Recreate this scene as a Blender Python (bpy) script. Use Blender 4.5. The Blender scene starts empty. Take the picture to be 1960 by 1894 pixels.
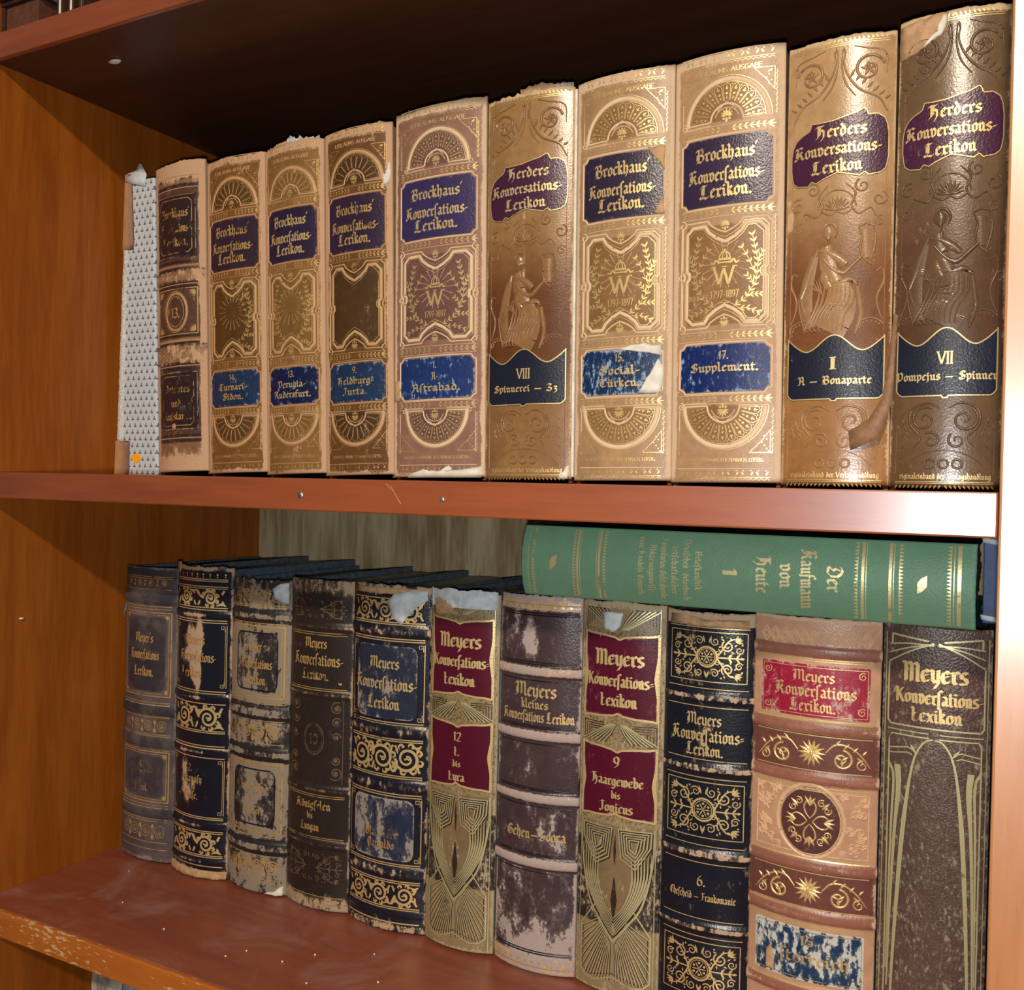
import bpy, math, random
import numpy as np
from mathutils import Matrix, Vector

C = bpy.context.scene.collection
S = bpy.context.scene

# ---------------------------------------------------------------- camera, world, lights, exposure
CAM = Vector((0.7106, -0.4636, -0.0032))
YAW, PITCH, ROLL, FPX = 0.4887, -0.0070, 0.0235, 1837.8
_f = Vector((-math.sin(YAW) * math.cos(PITCH), math.cos(YAW) * math.cos(PITCH), math.sin(PITCH)))
_r = Vector((math.cos(YAW), math.sin(YAW), 0))
_u = _r.cross(_f)
_r2 = math.cos(ROLL) * _r + math.sin(ROLL) * _u
_u2 = -math.sin(ROLL) * _r + math.cos(ROLL) * _u
cam_data = bpy.data.cameras.new('camera')
cam_data.sensor_fit = 'HORIZONTAL'
cam_data.sensor_width = 36.0
cam_data.lens = FPX * 36.0 / 1960.0
cam_data.clip_start = 0.01
cam = bpy.data.objects.new('camera', cam_data)
C.objects.link(cam)
cam.matrix_world = Matrix(((_r2.x, _u2.x, -_f.x, CAM.x), (_r2.y, _u2.y, -_f.y, CAM.y), (_r2.z, _u2.z, -_f.z, CAM.z), (0, 0, 0, 1)))
S.camera = cam

world = bpy.data.worlds.new('room_ambient')
S.world = world
world.use_nodes = True
world.node_tree.nodes['Background'].inputs[0].default_value = (1.0, 0.90, 0.78, 1)
world.node_tree.nodes['Background'].inputs[1].default_value = 0.085

def lamp(name, kind, loc, color, energy, size=None, target=None):
    d = bpy.data.lights.new(name, kind)
    d.color = color
    d.energy = energy
    if kind == 'AREA':
        d.shape = 'DISK'
        d.size = size
    elif size:
        d.shadow_soft_size = size
    o = bpy.data.objects.new(name, d)
    C.objects.link(o)
    o.location = loc
    if target:
        o.rotation_euler = (Vector(target) - Vector(loc)).to_track_quat('-Z', 'Y').to_euler()
    return o

# the phone's own flash beside its lens, and the warm ceiling lamp of the room behind the photographer
lamp('phone_flash', 'POINT', (0.7115, -0.470, -0.022), (0.96, 0.98, 1.0), 9.2, 0.006)
lamp('ceiling_lamp', 'POINT', (0.78, -1.62, 1.04), (1.0, 0.84, 0.66), 112.0, 0.035)

S.cycles.max_bounces = 5
S.cycles.diffuse_bounces = 3
S.cycles.glossy_bounces = 2
S.cycles.transparent_max_bounces = 6
S.view_settings.view_transform = 'Standard'
S.view_settings.look = 'None'
S.view_settings.gamma = 1.0
S.view_settings.exposure = 0.0
S.view_settings.use_curve_mapping = False

# ---------------------------------------------------------------- small helpers
def lin(r, g, b):
    f = lambda c: (c / 255 / 12.92) if c / 255 <= 0.04045 else ((c / 255 + 0.055) / 1.055) ** 2.4
    return (f(r), f(g), f(b))

def sst(x, a, b):
    t = np.clip((np.asarray(x, float) - a) / (b - a), 0, 1)
    return t * t * (3 - 2 * t)

def link(name, mesh, m=None, parent=None, smooth=False):
    o = bpy.data.objects.new(name, mesh)
    C.objects.link(o)
    if m is not None:
        mesh.materials.append(m)
    if parent is not None:
        o.parent = parent
    if smooth:
        mesh.polygons.foreach_set('use_smooth', [True] * len(mesh.polygons))
    return o

def mesh_from(name, V, F, smooth=False):
    me = bpy.data.meshes.new(name)
    me.from_pydata([tuple(map(float, v)) for v in V], [], [tuple(map(int, f)) for f in F])
    me.update()
    if smooth:
        me.polygons.foreach_set('use_smooth', [True] * len(me.polygons))
    return me

def thing(name, label, cat, loc=(0, 0, 0), rot=(0, 0, 0), group=None):
    o = bpy.data.objects.new(name, None)
    C.objects.link(o)
    o.empty_display_size = 0.02
    o.location = loc
    o.rotation_euler = rot
    o['label'] = label
    o['category'] = cat
    if group:
        o['group'] = group
    return o

def box_geo(x0, x1, y0, y1, z0, z1, b=0.0006, seg=2):
    """a bevelled box as verts, faces"""
    import bmesh
    bm = bmesh.new()
    bmesh.ops.create_cube(bm, size=1)
    for v in bm.verts:
        v.co = Vector(((x0 + x1) / 2 + v.co.x * (x1 - x0), (y0 + y1) / 2 + v.co.y * (y1 - y0), (z0 + z1) / 2 + v.co.z * (z1 - z0)))
    if b > 0:
        bmesh.ops.bevel(bm, geom=list(bm.edges), offset=b, segments=seg, affect='EDGES', profile=0.5)
    bm.verts.index_update()
    V = [v.co.copy() for v in bm.verts]
    F = [[v.index for v in f.verts] for f in bm.faces]
    bm.free()
    return V, F

def box(name, m, parent, *a, b=0.0006, seg=2):
    V, F = box_geo(*a, b=b, seg=seg)
    return link(name, mesh_from(name, V, F), m, parent)

# ---------------------------------------------------------------- materials
def nodes(name):
    m = bpy.data.materials.new(name)
    m.use_nodes = True
    nt = m.node_tree
    return m, nt, nt.nodes['Principled BSDF']

class NB:
    """little helper to write node trees"""
    def __init__(s, nt): s.nt = nt
    def n(s, t, **k):
        o = s.nt.nodes.new(t)
        for a, v in k.items(): setattr(o, a, v)
        return o
    def l(s, a, b): s.nt.links.new(a, b)
    def val(s, sock, v):
        if isinstance(v, (int, float, tuple)): sock.default_value = v
        else: s.l(v, sock)
    def math(s, op, a, b=None, c=None, clamp=False):
        o = s.n('ShaderNodeMath', operation=op, use_clamp=clamp)
        s.val(o.inputs[0], a)
        if b is not None: s.val(o.inputs[1], b)
        if c is not None: s.val(o.inputs[2], c)
        return o.outputs[0]
    def noise(s, vec, scale, detail=4, rough=0.55, dist=0.0):
        o = s.n('ShaderNodeTexNoise')
        if vec is not None: s.l(vec, o.inputs['Vector'])
        o.inputs['Scale'].default_value = scale
        o.inputs['Detail'].default_value = detail
        o.inputs['Roughness'].default_value = rough
        o.inputs['Distortion'].default_value = dist
        return o.outputs[0]
    def step(s, x, a, b):
        o = s.n('ShaderNodeMapRange', interpolation_type='SMOOTHSTEP')
        s.l(x, o.inputs[0])
        o.inputs[1].default_value = a
        o.inputs[2].default_value = b
        return o.outputs[0]
    def mix(s, f, a, b, blend='MIX'):
        o = s.n('ShaderNodeMix', data_type='RGBA', blend_type=blend)
        s.val(o.inputs[0], f)
        for i, v in ((6, a), (7, b)):
            if isinstance(v, tuple): o.inputs[i].default_value = (*v[:3], 1)
            else: s.l(v, o.inputs[i])
        return o.outputs[2]
    def coords(s, seed=True, scale=(1, 1, 1)):
        tc = s.n('ShaderNodeTexCoord')
        v = tc.outputs['Object']
        mp = s.n('ShaderNodeMapping')
        s.l(v, mp.inputs[0])
        mp.inputs['Scale'].default_value = scale
        if seed:
            oi = s.n('ShaderNodeObjectInfo')
            r = s.math('MULTIPLY', oi.outputs['Random'], 37.0)
            cb = s.n('ShaderNodeCombineXYZ')
            for i in range(3): s.l(r, cb.inputs[i])
            s.l(cb.outputs[0], mp.inputs['Location'])
        return mp.outputs[0]

def leather(name, under, rough=0.42, amp=0.8, fine=260, streak=0.35, grain=0.25, spec=0.4, tone=0.25, big=45, dust=None, scratch=0.16):
    """tooled leather: colour and wear come from the mesh, the scuffs that show the worn layer below from noise"""
    m, nt, P = nodes(name)
    b = NB(nt)
    co = b.coords()
    st = b.coords(scale=(1.0, 1.0, 0.5))
    paint = b.n('ShaderNodeAttribute', attribute_name='paint')
    wear = b.n('ShaderNodeAttribute', attribute_name='wear')
    n1 = b.noise(co, big, 4, 0.62)
    n2 = b.noise(st, fine, 3, 0.6)
    n3 = b.noise(co, fine * 1.4, 3, 0.65)
    t = b.math('MULTIPLY', b.math('SUBTRACT', n1, 0.5), amp)
    t2 = b.math('MULTIPLY', b.math('SUBTRACT', n2, 0.5), amp * streak * 2)
    n4 = b.noise(co, fine * 3.2, 2, 0.7)
    t3 = b.math('MULTIPLY', b.math('SUBTRACT', n4, 0.5), 0.42)
    sc = b.noise(b.coords(scale=(1.0, 1.0, 0.6)), 95, 3, 0.5, 1.6)            # hairline scratches
    vein = b.math('SUBTRACT', 1.0, b.step(b.math('ABSOLUTE', b.math('SUBTRACT', sc, 0.5)), 0.004, 0.014))
    vein = b.math('MULTIPLY', vein, b.step(n1, 0.47, 0.62))
    w = b.math('ADD', b.math('ADD', b.math('ADD', wear.outputs['Fac'], t), t2), b.math('ADD', t3, b.math('MULTIPLY', vein, scratch)))
    mask = b.step(w, 0.45, 0.55)
    half = b.step(w, 0.25, 0.62)
    tonal = b.math('MULTIPLY_ADD', b.math('SUBTRACT', b.noise(co, 130, 3, 0.6), 0.5), tone * 2, 1.0)
    tonal = b.math('MULTIPLY', tonal, b.math('MULTIPLY_ADD', b.math('SUBTRACT', b.noise(st, 34, 5, 0.65), 0.5), tone * 2.2, 1.0))
    tn = b.n('ShaderNodeCombineColor')
    for i in range(3): b.l(tonal, tn.inputs[i])
    base = b.mix(1.0, paint.outputs['Color'], tn.outputs[0], 'MULTIPLY')
    base = b.mix(b.math('MULTIPLY', half, 0.35), base, under)
    und = b.mix(b.math('MULTIPLY', n3, 0.45), under, tuple(c * 0.55 for c in under))
    col = b.mix(mask, base, und)
    if dust:
        d = b.step(b.noise(co, 28, 6, 0.7), 0.42, 0.7)
        col = b.mix(b.math('MULTIPLY', d, dust[1]), col, dust[0])
    b.l(col, P.inputs['Base Color'])
    b.l(b.math('MULTIPLY_ADD', mask, 0.82 - rough, rough), P.inputs['Roughness'])
    P.inputs['Specular IOR Level'].default_value = spec
    vo = b.n('ShaderNodeTexVoronoi', feature='SMOOTH_F1')
    b.l(co, vo.inputs['Vector'])
    vo.inputs['Scale'].default_value = 900
    h = b.math('ADD', b.math('MULTIPLY', vo.outputs['Distance'], 0.8), b.math('MULTIPLY', n3, 0.6))
    h = b.math('SUBTRACT', h, b.math('MULTIPLY', mask, 0.7))
    bp = b.n('ShaderNodeBump')
    bp.inputs['Strength'].default_value = grain
    bp.inputs['Distance'].default_value = 0.0004
    b.l(h, bp.inputs['Height'])
    b.l(bp.outputs[0], P.inputs['Normal'])
    return m

def gilt(name, col, rub=0.35, rough=0.34, metal=0.75, scale=140):
    """gold leaf stamped on leather; where it has been rubbed off, the leather below shows through"""
    m, nt, P = nodes(name)
    b = NB(nt)
    co = b.coords()
    P.inputs['Base Color'].default_value = (*col, 1)
    P.inputs['Metallic'].default_value = metal
    P.inputs['Roughness'].default_value = rough
    n = b.noise(co, scale, 5, 0.6)
    n2 = b.noise(co, 30, 4, 0.6)
    k = b.math('ADD', b.math('MULTIPLY', n, 0.5), b.math('MULTIPLY', n2, 0.5))
    off = b.math('SUBTRACT', 1.0, b.step(k, rub - 0.05, rub + 0.05))
    bp = b.n('ShaderNodeBump')
    bp.inputs['Strength'].default_value = 0.35
    bp.inputs['Distance'].default_value = 0.0003
    b.l(b.noise(co, 700, 3), bp.inputs['Height'])
    b.l(bp.outputs[0], P.inputs['Normal'])
    tr = b.n('ShaderNodeBsdfTransparent')
    mx = b.n('ShaderNodeMixShader')
    b.l(off, mx.inputs[0])
    b.l(P.outputs[0], mx.inputs[1])
    b.l(tr.outputs[0], mx.inputs[2])
    b.l(mx.outputs[0], nt.nodes['Material Output'].inputs[0])
    return m

def simple(name, col, rough=0.6, var=0.25, scale=120, spec=0.35, bump=0.15, stretch=(1, 1, 1), col2=None):
    m, nt, P = nodes(name)
    b = NB(nt)
    co = b.coords(scale=stretch)
    n = b.noise(co, scale, 5, 0.6)
    c2 = col2 or tuple(c * (1 - var) for c in col)
    b.l(b.mix(b.step(n, 0.35, 0.65), c2, col), P.inputs['Base Color'])
    P.inputs['Roughness'].default_value = rough
    P.inputs['Specular IOR Level'].default_value = spec
    bp = b.n('ShaderNodeBump')
    bp.inputs['Strength'].default_value = bump
    bp.inputs['Distance'].default_value = 0.0005
    b.l(n, bp.inputs['Height'])
    b.l(bp.outputs[0], P.inputs['Normal'])
    return m

def wood(name, a, c, axis, rough=0.35, spec=0.5, scale=1.0, chips=0.0, dust=0.0, bump=0.08, chipcol=(0.62, 0.42, 0.22), coat=0.0):
    """varnished veneer, its grain running along one axis"""
    m, nt, P = nodes(name)
    b = NB(nt)
    sc = [9.0 * scale] * 3
    sc[axis] = 0.9 * scale
    co = b.coords(seed=True, scale=tuple(sc))
    raw = b.coords(seed=False)
    n1 = b.noise(co, 2.2, 6, 0.6, 0.8)
    n2 = b.noise(co, 16, 5, 0.6)
    n3 = b.noise(raw, 9, 4, 0.5)
    f = b.math('ADD', b.math('MULTIPLY', n1, 0.6), b.math('ADD', b.math('MULTIPLY', n2, 0.25), b.math('MULTIPLY', n3, 0.15)))
    col = b.mix(b.step(f, 0.36, 0.64), a, c)
    pore = [900.0, 900.0, 900.0]
    pore[axis] = 60.0
    pc = b.coords(seed=False, scale=tuple(pore))
    pn = b.noise(pc, 1.0, 3, 0.6)
    col = b.mix(b.math('MULTIPLY', b.step(pn, 0.60, 0.78), 0.35), col, tuple(x * 0.45 for x in a))
    if chips:
        cs = [420.0] * 3
        cs[axis] = 110.0
        cc = b.coords(seed=False, scale=tuple(cs))
        ch = b.step(b.math('ADD', b.math('MULTIPLY', b.noise(cc, 1.0, 4, 0.6), 0.7), b.math('MULTIPLY', b.noise(raw, 14, 3), 0.3)), 0.63 - chips, 0.66 - chips)
        col = b.mix(ch, col, chipcol)
    rg = rough
    if dust:
        d = b.step(b.noise(raw, 16, 6, 0.65, 1.0), 0.45, 0.75)
        d = b.math('MULTIPLY', d, dust)
        col = b.mix(d, col, (0.42, 0.27, 0.25))
        rg = b.math('MULTIPLY_ADD', d, 0.4, rough)
    b.l(col, P.inputs['Base Color'])
    b.val(P.inputs['Roughness'], rg)
    P.inputs['Specular IOR Level'].default_value = spec
    P.inputs['Coat Weight'].default_value = coat
    P.inputs['Coat Roughness'].default_value = 0.30
    P.inputs['Coat IOR'].default_value = 1.9
    bp = b.n('ShaderNodeBump')
    bp.inputs['Strength'].default_value = bump
    bp.inputs['Distance'].default_value = 0.0006
    b.l(b.math('ADD', n2, pn), bp.inputs['Height'])
    b.l(bp.outputs[0], P.inputs['Normal'])
    return m

GOLD = lin(228, 192, 118)
M = {}
M['gold'] = gilt('gold_leaf', lin(236, 205, 140), 0.36, 0.36, 0.6)
M['gold_rubbed'] = gilt('gold_leaf_rubbed', lin(222, 186, 118), 0.43, 0.4, 0.6)
M['gold_worn_a_little'] = gilt('gold_leaf_slightly_rubbed', lin(226, 206, 150), 0.39, 0.4, 0.55)
M['gold_thin'] = gilt('gold_leaf_mostly_gone', lin(205, 165, 100), 0.50, 0.45, 0.55)
M['gold_full'] = gilt('gold_leaf_fresh', lin(240, 212, 150), 0.25, 0.33, 0.6)
M['green_gold'] = gilt('gold_leaf_greenish', lin(206, 196, 148), 0.36, 0.4, 0.55)
M['blind'] = gilt('blind_tooling', lin(120, 98, 72), 0.42, 0.45, 0.3)
M['paper'] = simple('torn_white_paper', lin(232, 226, 212), 0.85, 0.2, 150, 0.2)
M['paper_blue'] = simple('torn_bluish_paper', lin(205, 214, 216), 0.85, 0.25, 150, 0.2)
M['tan_paper'] = simple('torn_tan_leather', lin(196, 158, 118), 0.85, 0.3, 180, 0.2)
M['edge_teal'] = simple('dark_teal_page_edges', lin(92, 120, 128), 0.4, 0.45, 30, 0.6, 0.5, (9, 0.4, 9))
M['edge_brown'] = simple('dusty_page_edges', lin(120, 100, 76), 0.8, 0.4, 40, 0.2, 0.5, (9, 0.4, 9))
M['board_dark'] = simple('dark_board_cloth', lin(84, 98, 108), 0.6, 0.4, 200, 0.3)
M['board_tan'] = simple('tan_board_leather', lin(172, 132, 92), 0.7, 0.35, 120, 0.3)
# ---------------------------------------------------------------- blackletter and roman lettering, drawn with a broad nib
def _m(x, tail=True, head=True):
    p = []
    if head: p.append((x - 0.13, 0.9))
    p += [(x, 0.8), (x, 0.18)]
    if tail: p.append((x + 0.14, 0.04))
    return p
def _bowl(x, w=0.36):
    return [[(x, 0.8), (x, 0.2), (x + w * .5, 0.02)], [(x, 0.78), (x + w * .5, 0.99), (x + w, 0.8), (x + w, 0.2), (x + w * .5, 0.02)]]
FR = {
 'a': (0.62, [[(0.04, 0.86), (0.2, 0.98), (0.4, 0.8), (0.4, 0.2), (0.54, 0.05)], [(0.4, 0.56), (0.08, 0.4), (0.08, 0.18), (0.24, 0.03), (0.4, 0.2)]]),
 'b': (0.58, [[(-0.04, 1.56), (0.08, 1.45), (0.08, 0.2), (0.26, 0.02)], [(0.08, 0.78), (0.26, 0.99), (0.44, 0.8), (0.44, 0.2), (0.26, 0.02)]]),
 'c': (0.5, [[(0.44, 0.86), (0.28, 0.98), (0.08, 0.8), (0.08, 0.2), (0.26, 0.02), (0.44, 0.16)]]),
 'd': (0.58, [[(0.44, 0.78), (0.26, 0.98), (0.08, 0.8), (0.08, 0.2), (0.26, 0.02), (0.44, 0.2), (0.44, 0.8), (0.1, 1.42)]]),
 'e': (0.52, [[(0.26, 0.98), (0.08, 0.8), (0.08, 0.2), (0.26, 0.02), (0.44, 0.16)], [(0.26, 0.98), (0.42, 0.82), (0.1, 0.5)]]),
 'f': (0.42, [[(0.42, 1.42), (0.26, 1.54), (0.1, 1.36), (0.1, -0.1)], [(-0.04, 0.92), (0.32, 0.92)]]),
 'g': (0.58, [[(0.4, 0.86), (0.26, 0.98), (0.08, 0.8), (0.08, 0.22), (0.26, 0.04), (0.42, 0.2)], [(0.42, 0.95), (0.42, -0.2), (0.24, -0.42), (0.04, -0.28)]]),
 'h': (0.6, [[(-0.04, 1.56), (0.08, 1.45), (0.08, 0.18), (0.2, 0.04)], [(0.08, 0.78), (0.3, 0.98), (0.44, 0.8), (0.44, 0.1), (0.28, -0.3)]]),
 'i': (0.36, [_m(0.12), [(0.06, 1.28), (0.18, 1.18)]]),
 'j': (0.36, [[(-0.01, 0.9), (0.14, 0.8), (0.14, -0.15), (-0.04, -0.38)], [(0.06, 1.28), (0.18, 1.18)]]),
 'k': (0.56, [[(-0.04, 1.56), (0.08, 1.45), (0.08, 0.18), (0.2, 0.04)], [(0.08, 0.72), (0.3, 1.06), (0.4, 0.9), (0.14, 0.56), (0.38, 0.3), (0.38, 0.16), (0.5, 0.04)]]),
 'l': (0.34, [[(-0.04, 1.56), (0.08, 1.45), (0.08, 0.18), (0.24, 0.04)]]),
 'm': (0.98, [_m(0.12), [(0.12, 0.78), (0.3, 0.98), (0.44, 0.8), (0.44, 0.18), (0.54, 0.06)], [(0.44, 0.78), (0.62, 0.98), (0.76, 0.8), (0.76, 0.18), (0.9, 0.04)]]),
 'n': (0.66, [_m(0.12), [(0.12, 0.78), (0.3, 0.98), (0.44, 0.8), (0.44, 0.18), (0.58, 0.04)]]),
 'o': (0.56, _bowl(0.08)),
 'p': (0.6, [[(-0.03, 0.95), (0.1, 0.82), (0.1, -0.36)], [(0.1, 0.78), (0.28, 0.99), (0.46, 0.8), (0.46, 0.2), (0.28, 0.02), (0.1, 0.14)]]),
 'r': (0.48, [_m(0.12), [(0.12, 0.74), (0.3, 0.98), (0.42, 0.84)]]),
 's': (0.5, [[(0.42, 0.84), (0.26, 0.98), (0.08, 0.84), (0.08, 0.64), (0.42, 0.38), (0.42, 0.18), (0.24, 0.02), (0.04, 0.16)]]),
 'ſ': (0.38, [[(0.4, 1.4), (0.26, 1.54), (0.1, 1.36), (0.1, -0.3)]]),
 't': (0.42, [[(0.1, 1.26), (0.1, 0.2), (0.24, 0.03), (0.36, 0.12)], [(-0.04, 0.9), (0.32, 0.9)]]),
 'u': (0.66, [_m(0.12), [(0.14, 0.1), (0.28, 0.04), (0.44, 0.2)], [(0.38, 0.92), (0.45, 0.82), (0.45, 0.18), (0.58, 0.04)]]),
 'v': (0.6, [[(-0.02, 0.98), (0.12, 0.82), (0.12, 0.2), (0.28, 0.02), (0.46, 0.22), (0.46, 0.76), (0.26, 1.02)]]),
 'w': (0.9, [[(-0.02, 0.98), (0.12, 0.82), (0.12, 0.18), (0.24, 0.04), (0.42, 0.2)], [(0.3, 0.96), (0.42, 0.82), (0.42, 0.2), (0.58, 0.02), (0.76, 0.22), (0.76, 0.76), (0.56, 1.02)]]),
 'x': (0.52, [[(0.02, 0.92), (0.16, 0.8), (0.16, 0.16), (0.02, -0.06)], [(0.16, 0.6), (0.34, 0.98), (0.44, 0.84)], [(0.16, 0.3), (0.3, 0.02), (0.46, 0.14)]]),
 'y': (0.6, [[(-0.02, 0.98), (0.1, 0.84), (0.1, 0.2), (0.24, 0.04), (0.44, 0.22)], [(0.40, 0.98), (0.46, 0.82), (0.46, 0.0), (0.2, -0.4)]]),
 'z': (0.5, [[(0.06, 0.9), (0.24, 0.98), (0.4, 0.8), (0.16, 0.5), (0.4, 0.28), (0.34, -0.2), (0.08, -0.36)]]),
 'ö': (0.56, _bowl(0.08) + [[(0.1, 1.28), (0.18, 1.2)], [(0.34, 1.28), (0.42, 1.2)]]),
 'ü': (0.66, [_m(0.12), [(0.14, 0.1), (0.28, 0.04), (0.44, 0.2)], [(0.31, 0.92), (0.44, 0.8), (0.44, 0.18), (0.58, 0.04)], [(0.1, 1.28), (0.18, 1.2)], [(0.38, 1.28), (0.46, 1.2)]]),
 'A': (1.0, [[(0.0, 1.2), (0.14, 1.44), (0.32, 1.3), (0.32, 0.3), (0.08, -0.04)], [(0.32, 1.36), (0.56, 1.5), (0.72, 1.3), (0.72, 0.2), (0.9, 0.04)], [(0.32, 0.74), (0.72, 0.74)], [(0.08, 0.06), (0.3, 0.1)]]),
 'B': (0.96, [[(0.0, 1.2), (0.12, 1.46), (0.3, 1.34), (0.3, 0.22), (0.06, -0.02)], [(0.3, 1.4), (0.56, 1.52), (0.74, 1.3), (0.7, 0.98), (0.4, 0.84)], [(0.44, 0.84), (0.78, 0.7), (0.8, 0.24), (0.52, -0.02), (0.2, 0.12)], [(0.14, 0.9), (0.14, 0.3)]]),
 'C': (0.9, [[(0.8, 1.24), (0.6, 1.48), (0.36, 1.36), (0.14, 1.0), (0.14, 0.36), (0.42, 0.0), (0.8, 0.2)], [(0.42, 1.36), (0.42, 0.3)], [(0.8, 1.24), (0.72, 0.9)]]),
 'D': (1.0, [[(0.04, 1.28), (0.3, 1.5), (0.62, 1.4), (0.84, 1.0), (0.84, 0.36), (0.56, 0.0), (0.2, 0.06), (0.1, 0.3), (0.3, 0.4)], [(0.36, 1.3), (0.22, 0.9), (0.36, 0.5)]]),
 'E': (0.9, [[(0.78, 1.3), (0.58, 1.48), (0.34, 1.36), (0.14, 1.0), (0.14, 0.36), (0.42, 0.0), (0.8, 0.2)], [(0.42, 1.36), (0.42, 0.3)], [(0.42, 0.78), (0.72, 0.86)]]),
 'F': (0.9, [[(0.08, 1.3), (0.26, 1.46), (0.5, 1.34), (0.8, 1.48)], [(0.4, 1.36), (0.4, 0.3), (0.14, 0.0)], [(0.4, 0.8), (0.7, 0.84)]]),
 'G': (0.95, [[(0.8, 1.24), (0.6, 1.48), (0.36, 1.36), (0.14, 1.0), (0.14, 0.36), (0.42, 0.0), (0.8, 0.2), (0.8, 0.7), (0.6, 0.84)], [(0.42, 1.36), (0.42, 0.3)]]),
 'H': (1.0, [[(0.0, 1.3), (0.16, 1.46), (0.5, 1.42), (0.74, 1.52)], [(0.26, 1.42), (0.26, 0.18), (0.06, -0.02)], [(0.26, 0.8), (0.54, 1.0), (0.74, 0.8), (0.74, 0.1), (0.5, -0.36)], [(0.42, 1.36), (0.42, 0.4)]]),
 'J': (0.7, [[(0.1, 1.3), (0.3, 1.5), (0.56, 1.4)], [(0.4, 1.44), (0.4, 0.2), (0.14, -0.05), (0.02, 0.14)]]),
 'K': (1.0, [[(0.0, 1.2), (0.1, 1.44), (0.28, 1.36), (0.28, 0.2), (0.04, -0.04), (-0.04, 0.14)], [(0.28, 1.36), (0.52, 1.54), (0.74, 1.4)], [(0.28, 0.74), (0.6, 0.98), (0.7, 0.84), (0.44, 0.7), (0.66, 0.4), (0.7, 0.16), (0.86, 0.04)], [(0.13, 1.0), (0.13, 0.4)]]),
 'L': (0.9, [[(0.04, 1.24), (0.2, 1.5), (0.44, 1.42), (0.62, 1.5)], [(0.34, 1.42), (0.34, 0.4), (0.1, 0.0), (-0.02, 0.16)], [(0.1, 0.04), (0.4, 0.1), (0.6, -0.02), (0.82, 0.2)], [(0.18, 1.2), (0.18, 0.5)]]),
 'M': (1.3, [[(0.0, 1.2), (0.14, 1.46), (0.3, 1.32), (0.3, 0.2), (0.08, -0.04)], [(0.3, 1.34), (0.56, 1.5), (0.7, 1.32), (0.7, 0.2)], [(0.7, 1.34), (0.94, 1.5), (1.08, 1.32), (1.08, 0.2), (1.24, 0.04)], [(0.16, 0.9), (0.16, 0.3)]]),
 'P': (0.95, [[(0.0, 1.2), (0.14, 1.46), (0.3, 1.32), (0.3, 0.0), (0.1, -0.3)], [(0.3, 1.36), (0.6, 1.52), (0.8, 1.24), (0.78, 0.4), (0.54, 0.14), (0.3, 0.3)]]),
 'R': (0.98, [[(0.0, 1.2), (0.12, 1.46), (0.28, 1.34), (0.28, 0.2), (0.06, -0.02)], [(0.28, 1.4), (0.54, 1.52), (0.7, 1.3), (0.66, 0.98), (0.36, 0.82)], [(0.44, 0.84), (0.7, 0.62), (0.7, 0.2), (0.88, 0.04)]]),
 'S': (0.9, [[(0.74, 1.24), (0.58, 1.48), (0.3, 1.4), (0.16, 1.12), (0.34, 0.84), (0.66, 0.74), (0.76, 0.4), (0.56, 0.04), (0.24, 0.04), (0.08, 0.3)], [(0.42, 1.3), (0.42, 0.3)]]),
 'T': (0.9, [[(0.04, 1.24), (0.2, 1.48), (0.5, 1.36), (0.82, 1.5)], [(0.44, 1.36), (0.18, 1.0), (0.16, 0.36), (0.42, 0.0), (0.76, 0.2)], [(0.46, 1.2), (0.46, 0.4)]]),
 'Z': (0.9, [[(0.1, 1.3), (0.3, 1.48), (0.7, 1.36), (0.3, 0.76), (0.66, 0.6), (0.7, 0.2), (0.4, -0.02), (0.08, 0.16)]]),
 '.': (0.26, [[(0.04, 0.14), (0.16, 0.02)]]), '-': (0.44, [[(0.04, 0.46), (0.34, 0.54)]]), '=': (0.44, [[(0.04, 0.36), (0.34, 0.42)], [(0.04, 0.62), (0.34, 0.68)]]),
 "'": (0.24, [[(0.14, 1.6), (0.06, 1.3)]]), '–': (1.1, [[(0.1, 0.5), (0.95, 0.5)]]), ' ': (0.42, []), ',': (0.24, [[(0.14, 0.1), (0.04, -0.16)]]),
}
def _arc(cx, cy, rx, ry, a0, a1, n=8):
    return [(cx + rx * math.cos(math.radians(a0 + (a1 - a0) * i / n)), cy + ry * math.sin(math.radians(a0 + (a1 - a0) * i / n))) for i in range(n + 1)]
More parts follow.
